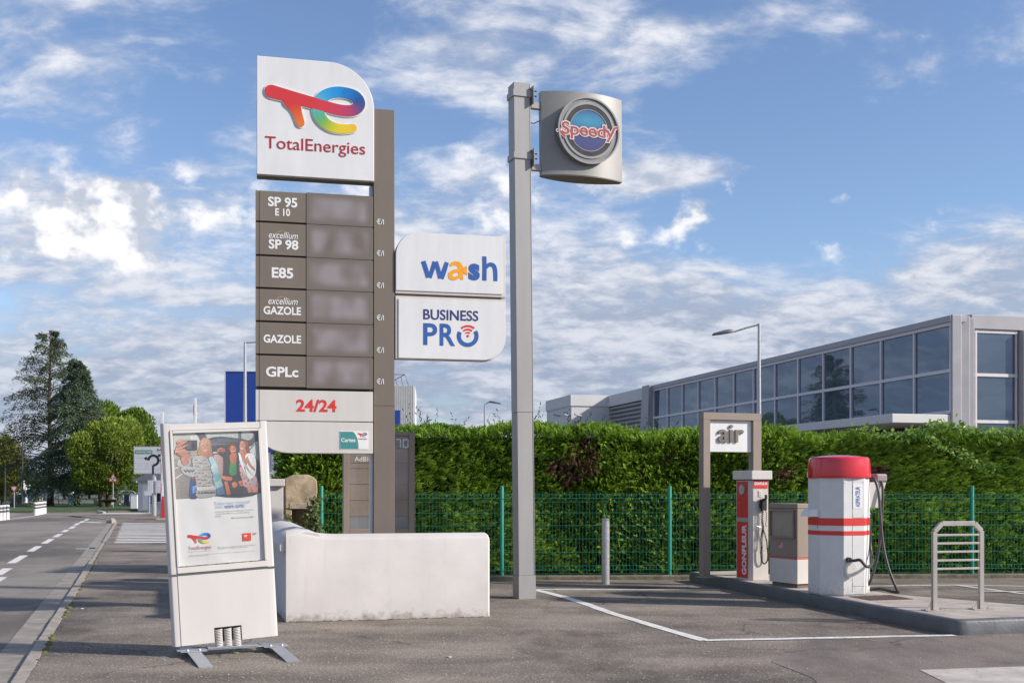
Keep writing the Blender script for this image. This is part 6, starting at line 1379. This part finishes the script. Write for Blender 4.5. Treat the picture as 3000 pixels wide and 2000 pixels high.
# ------------------------------------------------------------------ trees
def trunk_mesh(path, radii, n=9): return MB().tube(path, radii, n)
def cedar(px, py_top, Y, spread, label, seed, c0, c1, dens=1.0, lower=1.2, weep=.5, nl=80, flat=False):
    r = np.random.default_rng(seed); b = W(px, 1425, Y); b.z = 0.05; H = W(px, py_top, Y).z
    e = empty('cedar_tree', tuple(b), 0, 0, label, 'tree', 'cedars on the grass island')
    tp = [(0, 0, -.1)]+[(r.normal()*.05, r.normal()*.05, H*t) for t in (.1, .25, .4, .6, .8, .95)]+[(0, 0, H)]
    rr_ = [.42, .30, .26, .22, .17, .11, .06, .02]; rr_ = [q_*.72*H/14 for q_ in rr_]
    mt = trunk_mesh(tp, rr_, 10); VS = []; CS = []
    for i in range(nl):
        t = ((i+.5)/nl)**.85; z = lower+(H-lower-.15)*t; az = r.uniform(0, 2*math.pi)
        Lb = spread*(1-t)**.75*r.uniform(.62, 1.10)+.40; n_ = 7; up = .25+.5*t if not flat else .12
        P = []
        for k in range(n_):
            s_ = k/(n_-1); P.append((math.cos(az)*Lb*s_, math.sin(az)*Lb*s_, z+Lb*(up*s_-weep*s_**2.4)+r.normal()*.03))
        mt.tube(P, [max(.008, .055*H/14*(1-t*.6)*(1-k/n_)) for k in range(n_)], 5)
        P = np.array(P); m_ = int((150 if flat else 95)*dens*(.35+Lb/spread))
        s_ = r.uniform(.18 if flat else .25, 1.03, m_); idx = np.clip(s_*(n_-1), 0, n_-1.001); k0 = idx.astype(int); f = (idx-k0)[:, None]; base = P[k0]*(1-f)+P[np.minimum(k0+1, n_-1)]*f
        side = np.array([-math.sin(az), math.cos(az), 0]); wdt = Lb*(.30 if flat else .22)*np.sin(np.clip(s_, 0, 1)*math.pi*.85+.25)
        off = r.normal(size=m_)*wdt*.6; base = base+side*off[:, None]; base[:, 2] -= np.abs(off)*.35*(1 if flat else .6)+r.exponential(.10 if flat else .16, m_)
        Dn = unit(np.stack([math.cos(az)*.7+r.normal(size=m_)*.5, math.sin(az)*.7+r.normal(size=m_)*.5, -.45+r.normal(size=m_)*.45], 1))
        tn = r.random((m_, 1)); v, c = leaf_arrays(base, Dn, r.uniform(.15, .32, m_), r.uniform(.035, .08, m_)*(1.25 if flat else 1), (np.array(c0)*(1-tn)+np.array(c1)*tn)*(.7+.5*r.random((m_, 1))))
        VS.append(v); CS.append(c)
    mt.build('trunk', M_BARK, e, smooth='all'); leaf_object('crown', np.concatenate(VS), np.concatenate(CS), e)
    return e
cedar(147, 966, 92, 5.6, 'tallest dark sparse cedar with open drooping branches', 3, (.035, .055, .025), (.15, .19, .075), 1.6, 1.9, .46, 150)
cedar(225, 1046, 88.5, 4.5, 'blue-green layered cedar right of the tall dark cedar', 9, (.036, .066, .044), (.21, .29, .17), 2.3, 1.5, .55, 135, True)
def round_tree(name, px, py_top, py_bot, half_px, Y, label, group, seed, c0, c1, nleaf=24000, stems=1, size=.26, lobes=26, asp=.9, dirup=.8, base=0.0):
    r = np.random.default_rng(seed); b = W(px, 1425, Y); b.z = base
    e = empty(name, tuple(b), 0, 0, label, 'tree', group); zt = W(px, py_top, Y).z-base; zb_ = max(.5, W(px, py_bot, Y).z-base); hw = half_px/F*Y; hc = (zt+zb_)/2; hh = (zt-zb_)/2
    cs_ = unit(r.normal(size=(lobes, 3)))*r.uniform(.30, .76, (lobes, 1)); rad_ = r.uniform(.22, .46, lobes)
    k = r.integers(0, lobes, nleaf); dd = unit(r.normal(size=(nleaf, 3))); q_ = cs_[k]+dd*(rad_[k]*r.uniform(.55, 1.06, nleaf)**.6)[:, None]
    prof = np.clip(1.15-.45*np.clip(q_[:, 2], -1, 1), .5, 1.3) if asp < .9 else np.ones(nleaf)
    P = np.stack([q_[:, 0]*hw*prof, q_[:, 1]*hw*.9*prof, hc+q_[:, 2]*hh], 1); keep = P[:, 2] > .25; P = P[keep]; dd = dd[keep]; nn = len(P)
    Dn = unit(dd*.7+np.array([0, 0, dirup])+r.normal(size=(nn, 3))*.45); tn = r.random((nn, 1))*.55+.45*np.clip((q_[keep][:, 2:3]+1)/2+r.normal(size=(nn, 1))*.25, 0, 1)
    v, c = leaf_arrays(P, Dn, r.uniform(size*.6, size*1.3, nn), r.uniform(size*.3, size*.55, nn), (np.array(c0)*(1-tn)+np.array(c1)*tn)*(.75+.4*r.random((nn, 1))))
    leaf_object('crown', v, c, e)
    mt = MB()
    for s_ in range(stems):
        a = r.uniform(0, 6.28); sp = .15*hw*(stems > 1)
        mt.tube([(sp*math.cos(a)*.5, sp*math.sin(a)*.5, -.1), (sp*math.cos(a), sp*math.sin(a), hc*.4), (sp*2*math.cos(a), sp*2*math.sin(a), hc*.8), (hw*.45*math.cos(a), hw*.45*math.sin(a), hc+hh*.3)], [hw*.09, hw*.07, hw*.05, hw*.015], 8)
        for j in range(5):
            a2 = r.uniform(0, 6.28); mt.tube([(sp*math.cos(a), sp*math.sin(a), hc*r.uniform(.35, .7)), (hw*.45*math.cos(a2), hw*.45*math.sin(a2), hc+hh*r.uniform(-.2, .2)), (hw*.8*math.cos(a2), hw*.8*math.sin(a2), hc+hh*r.uniform(0, .4))], [hw*.035, hw*.02, hw*.006], 6)
    mt.build('trunk', M_BARK, e, smooth='all'); return e
GT = 'leafy trees of the grass island'
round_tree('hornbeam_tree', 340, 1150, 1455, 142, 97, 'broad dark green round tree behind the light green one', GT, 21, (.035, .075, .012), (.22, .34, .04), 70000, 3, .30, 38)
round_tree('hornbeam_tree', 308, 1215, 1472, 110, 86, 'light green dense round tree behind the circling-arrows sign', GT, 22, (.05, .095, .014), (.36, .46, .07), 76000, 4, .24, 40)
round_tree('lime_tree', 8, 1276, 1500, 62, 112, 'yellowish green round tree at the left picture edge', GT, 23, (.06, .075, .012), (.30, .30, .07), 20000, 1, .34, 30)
round_tree('golden_shrub', 4, 1400, 1486, 21, 100, 'golden yellow shrub low at the left picture edge', GT, 24, (.20, .16, .02), (.42, .33, .06), 4500, 1, .14, 18)
for k, (px, pt, hp, Y, lb) in enumerate(((40, 1385, 40, 165, 'hazy green tree far behind the give-way triangle'), (100, 1372, 46, 180, 'pale green far tree behind the seven bollards'), (190, 1400, 44, 150, 'far green tree seen between the cedar trunks'), (262, 1405, 40, 160, 'far green tree behind the light green round tree'), (372, 1418, 34, 150, 'far small tree above the blue sheet fence'), (-40, 1360, 60, 190, 'distant tree beyond the left picture edge'))):
    round_tree('distant_tree', px, pt, 1462, hp, Y, lb, 'distant trees', 40+k, (.035, .055, .018), (.13, .17, .055), 5000, 1, .5, 18)
e = round_tree('low_shrub', 318, 1466, 1489, 22, 82, 'dark low shrub at the foot of the circling-arrows sign', 'shrubs', 61, (.015, .03, .010), (.05, .08, .02), 3500, 1, .12, 14)
# ------------------------------------------------------------------ poles, cars and small things far left
def simple_pole(name, px, pyt, Y, r, m, label, head=None):
    b = W(px, 1425, Y); b.z = 0; zt = W(px, pyt, Y).z; e = empty(name, tuple(b), 0, 0, label, 'pole' if not head else 'street lamp')
    MB().lathe([(r*1.3, -.16), (r, 1), (r*.8, zt)], 10).build('shaft', m, e, smooth=True)
    if head:
        h_ = MB(); h_.loft([[(head*.1, -.1, zt), (head*.1, .1, zt), (head*.1, .08, zt+.12), (head*.1, -.08, zt+.12)], [(-head, -.14, zt+.10), (-head, .14, zt+.10), (-head, .10, zt+.22), (-head, -.10, zt+.22)]]); h_.build('lamp_head', mat('lamp_head_grey', (.1, .1, .1)), e)
    return e
simple_pole('street_lamp', 66, 1252, 85, .06, mat('dark_pole', (.05, .05, .055), .5), 'dark street lamp in front of the sparse cedar', head=.32)
simple_pole('light_pole', 16, 1356, 90, .05, M_GALV, 'thin grey pole at the far left before the yellowish tree')
simple_pole('light_pole', 76, 1429, 110, .11, M_LETTER, 'white post left of the cedar trunk')
simple_pole('light_pole', 133, 1440, 100, .06, M_GALV, 'grey post carrying signs beside the cedar trunk')
simple_pole('light_pole', 356, 1424, 98, .05, M_GALV, 'thin pale pole behind the parked silver car')
def car(px, Y, yaw, colr, label, scale=1.0, kind='car', z=-.11):
    b = W(px, 1425, Y); e = empty('parked_car' if kind == 'car' else 'delivery_truck', (b.x, b.y, z), yaw, 0, label, kind)
    m = mat('car_paint_%02d%02d%02d' % tuple(int(c_*99) for c_ in colr), colr, .25, .2, var=.04, coat=.5); s = scale
    if kind == 'car':
        pr = [(-2.0, .25), (-2.05, .6), (-1.95, .85), (-1.2, .95), (-.6, 1.40), (.9, 1.45), (1.6, .98), (2.0, .9), (2.05, .5), (2.0, .25)]; wy = .82
        rg = [[(x*s*1.0, y_*s, z_*s) for x, z_ in [(p[0], p[1] if abs(y_) < .8 or p[1] < 1 else p[1]-.08) for p in pr]] for y_ in (-wy, -wy*.6, wy*.6, wy)]
        MB().loft(rg).build('body', m, e, smooth=True)
        for sg in (-1, 1): MB().prism([(-1.0*s, .96*s), (-.55*s, 1.33*s), (.85*s, 1.36*s), (1.35*s, .98*s)], sg*.825*s, sg*.83*s).build('side_window', M_PANEGLASS, e)
        MB().prism([(-.62*s, .97*s), (.62*s, .97*s), (.5*s, 1.36*s), (-.5*s, 1.36*s)], -.005, .005).build('windscreen', M_PANEGLASS, e).matrix_local = Matrix.Translation((-.98*s, 0, .0)) @ Matrix.Rotation(R(-90), 4, 'Z')
        for sy in (-.55, .55): MB().box(-2.08*s, -2.02*s, (sy-.16)*s, (sy+.16)*s, .62*s, .76*s).build('headlight', mat('lamp_glass', (.7, .7, .68), .1), e)
    else:
        MB().box(-3*s, 1.2*s, -1.1*s, 1.1*s, .9*s, 3.2*s).build('cargo_box', m, e, bevel=.03); MB().prism([(1.25*s, .5*s), (2.9*s, .5*s), (2.9*s, 1.5*s), (2.5*s, 2.5*s), (1.25*s, 2.5*s)], -1.05*s, 1.05*s).build('cab', m, e, bevel=.05)
        MB().box(2.3*s, 2.72*s, -1.06*s, 1.06*s, 1.6*s, 2.3*s).build('windscreen', M_PANEGLASS, e); MB().box(-2.9*s, 2.7*s, -.9*s, .9*s, .5*s, .88*s).build('chassis', M_DARK, e)
    for wx in ((-1.3, 1.3) if kind == 'car' else (-2.0, 2.0)):
        for sg in (-1, 1):
            w_ = MB(); rw = .32*s*(1 if kind == 'car' else 1.4); yy0 = sg*(.68 if kind == 'car' else .9)*s
            w_.prism([(wx*s+rw*math.cos(a), rw+rw*math.sin(a)) for a in np.linspace(0, 6.283, 16, endpoint=False)], yy0, yy0+sg*.18*s); w_.build('wheel', M_BLACK, e)
    return e
car(346, 93, 72, (.42, .43, .44), 'silver car parked facing the road left of the blue fence')
car(68, 125, 25, (.05, .07, .14), 'dark blue car beyond the grass island left of the white post')
car(56, 132, -20, (.62, .62, .62), 'white car beyond the grass island behind the give-way post')
car(8, 118, 10, (.035, .04, .045), 'dark car at the left picture edge behind the bollards')
car(103, 128, 15, (.10, .10, .11), 'grey car behind the row of seven bollards')
car(42, 150, 70, (.62, .63, .62), 'white box truck far behind the give-way triangle', .8, 'truck')
hs = empty('small_house', (W(186, 1425, 150).x, 150, 0), 10, 0, 'little white far house right of the cedar trunk', 'building')
MB().box(-.8, .9, 0, 3, 0, 1.2).build('wall', M_LETTER, hs); MB().prism([(-1.0, 1.2), (1.1, 1.2), (.05, 2.0)], -.2, 3.2).build('roof', mat('roof_rose', (.40, .28, .24), .8), hs); MB().box(-.1, .4, -.03, 0, .2, .9).build('window', M_PANEGLASS, hs)
bn = empty('recycling_bin', (W(209, 1425, 95).x, 95, .05), 0, 0, 'bright blue bin on the grass between the trunks', 'bin'); MB().loft([[(-.17, -.2, 0), (.17, -.2, 0), (.17, .2, 0), (-.17, .2, 0)], [(-.22, -.25, .8), (.22, -.25, .8), (.22, .25, .8), (-.22, .25, .8)]]).build('bin_body', mat('bin_blue', (.02, .16, .55), .4), bn, bevel=.03); MB().box(-.24, .24, -.27, .27, .801, .88).build('lid', mat('bin_lid', (.02, .12, .4), .4), bn, bevel=.03)
ps = empty('motorway_sign', (W(153, 1425, 99).x, 99, 0), 0, 0, 'blue and green direction panels half hidden by the cedar trunk', 'road sign')
MB().lathe([(.05, 0), (.05, 2.6)], 8, -.5, .1).build('post', M_GALV, ps); MB().lathe([(.05, 0), (.05, 2.6)], 8, .5, .1).build('post', M_GALV, ps)
(a, c), (e_, f_) = pl(ps, 134, 1420), pl(ps, 170, 1431); MB().box(a, e_, 0, .05, f_, c).build('green_panel', MATS['sign_green'], ps)
(a, c), (e_, f_) = pl(ps, 134, 1432), pl(ps, 168, 1447); MB().box(a, e_, 0, .05, f_, c).build('white_panel', M_LETTER, ps); MB().box(a+.05, a+.25, -.01, -.001, f_+.15, c-.05).build('blue_symbol', M_BLUE, ps)
bb = empty('notice_board', (W(119, 1425, 120).x, 120, 0), 0, 0, 'small pale board on a post left of the cedar trunk', 'sign'); (a, c), (e_, f_) = pl(bb, 115, 1455.5), pl(bb, 124.5, 1466); MB().box(a, e_, 0, .05, f_, c).build('panel', M_CREAM, bb); MB().box((a+e_)/2-.04, (a+e_)/2+.04, .05, .1, 0, f_+.1).build('post', M_GALV, bb)
# ------------------------------------------------------------------ small litter and weeds
wd_ = empty('weed', tuple(G(1070, 1814)), 13, 0, 'tiny weed at the foot of the white wall', 'weed')
P = np.array([[rng.normal()*.05, -.02+rng.normal()*.008, rng.random()*.05] for _ in range(26)]); v, c = leaf_arrays(P, unit(rng.normal(size=(26, 3))+np.array([0, -.3, .8])), .035, .018, np.tile([[.20, .24, .05]], (26, 1))); leaf_object('leaves', v, c, wd_)
wd_ = empty('weed', tuple(G(742, 1800)), 0, 0, 'yellowish weed sprig above the top right corner of the poster stand', 'weed')
b = W(737, 1232, 12.5)
leaf_c = []
wd_.location = (b.x, 20.0*0+b.y+2.0, 0) ; bpy.data.objects.remove(wd_)
pebbles = MB()
for i in range(520):
    p = G(random.uniform(420, 2950), random.choice((random.uniform(1800, 2000), random.uniform(1760, 1990)))); s = random.uniform(.003, .009)
    if (p-IB).dot(iv) > -.1 and p.x > 4.0: continue
    pebbles.lathe([(s, .0035), (s*1.1, s*.5+.0035), (s*.4, s*.9+.0035)], 5, p.x, p.y)
tag(pebbles.build('gravel', mat('pale_grit', (.40, .37, .33), .9, var=.4, scale=300), None), 'loose pale grit scattered over the forecourt asphalt', 'gravel', kind='stuff')
for (px, py, c_, lb) in ((1316, 1925, (.5, .5, .48), 'tiny pale paper scrap on the asphalt before the white wall'), (2240, 1752, (.62, .6, .6), 'white paper scrap on the parking bay'), (690, 1913, (.18, .36, .06), 'fallen green leaf beside the stand foot'), (240, 1783, (.6, .6, .58), 'small white pebble on the dark pavement')):
    p = G(px, py); e = MB(); r_ = .03
    pts = [(r_*random.uniform(.5, 1.2)*math.cos(a), r_*random.uniform(.3, .8)*math.sin(a)) for a in np.linspace(0, 6.283, 8, endpoint=False)]
    e.prism(pts, .0, .008, axis='z'); o = e.build('litter_scrap', mat('scrap_%d' % px, c_, .7), None); o.location = (p.x, p.y, .004); tag(o, lb, 'litter')
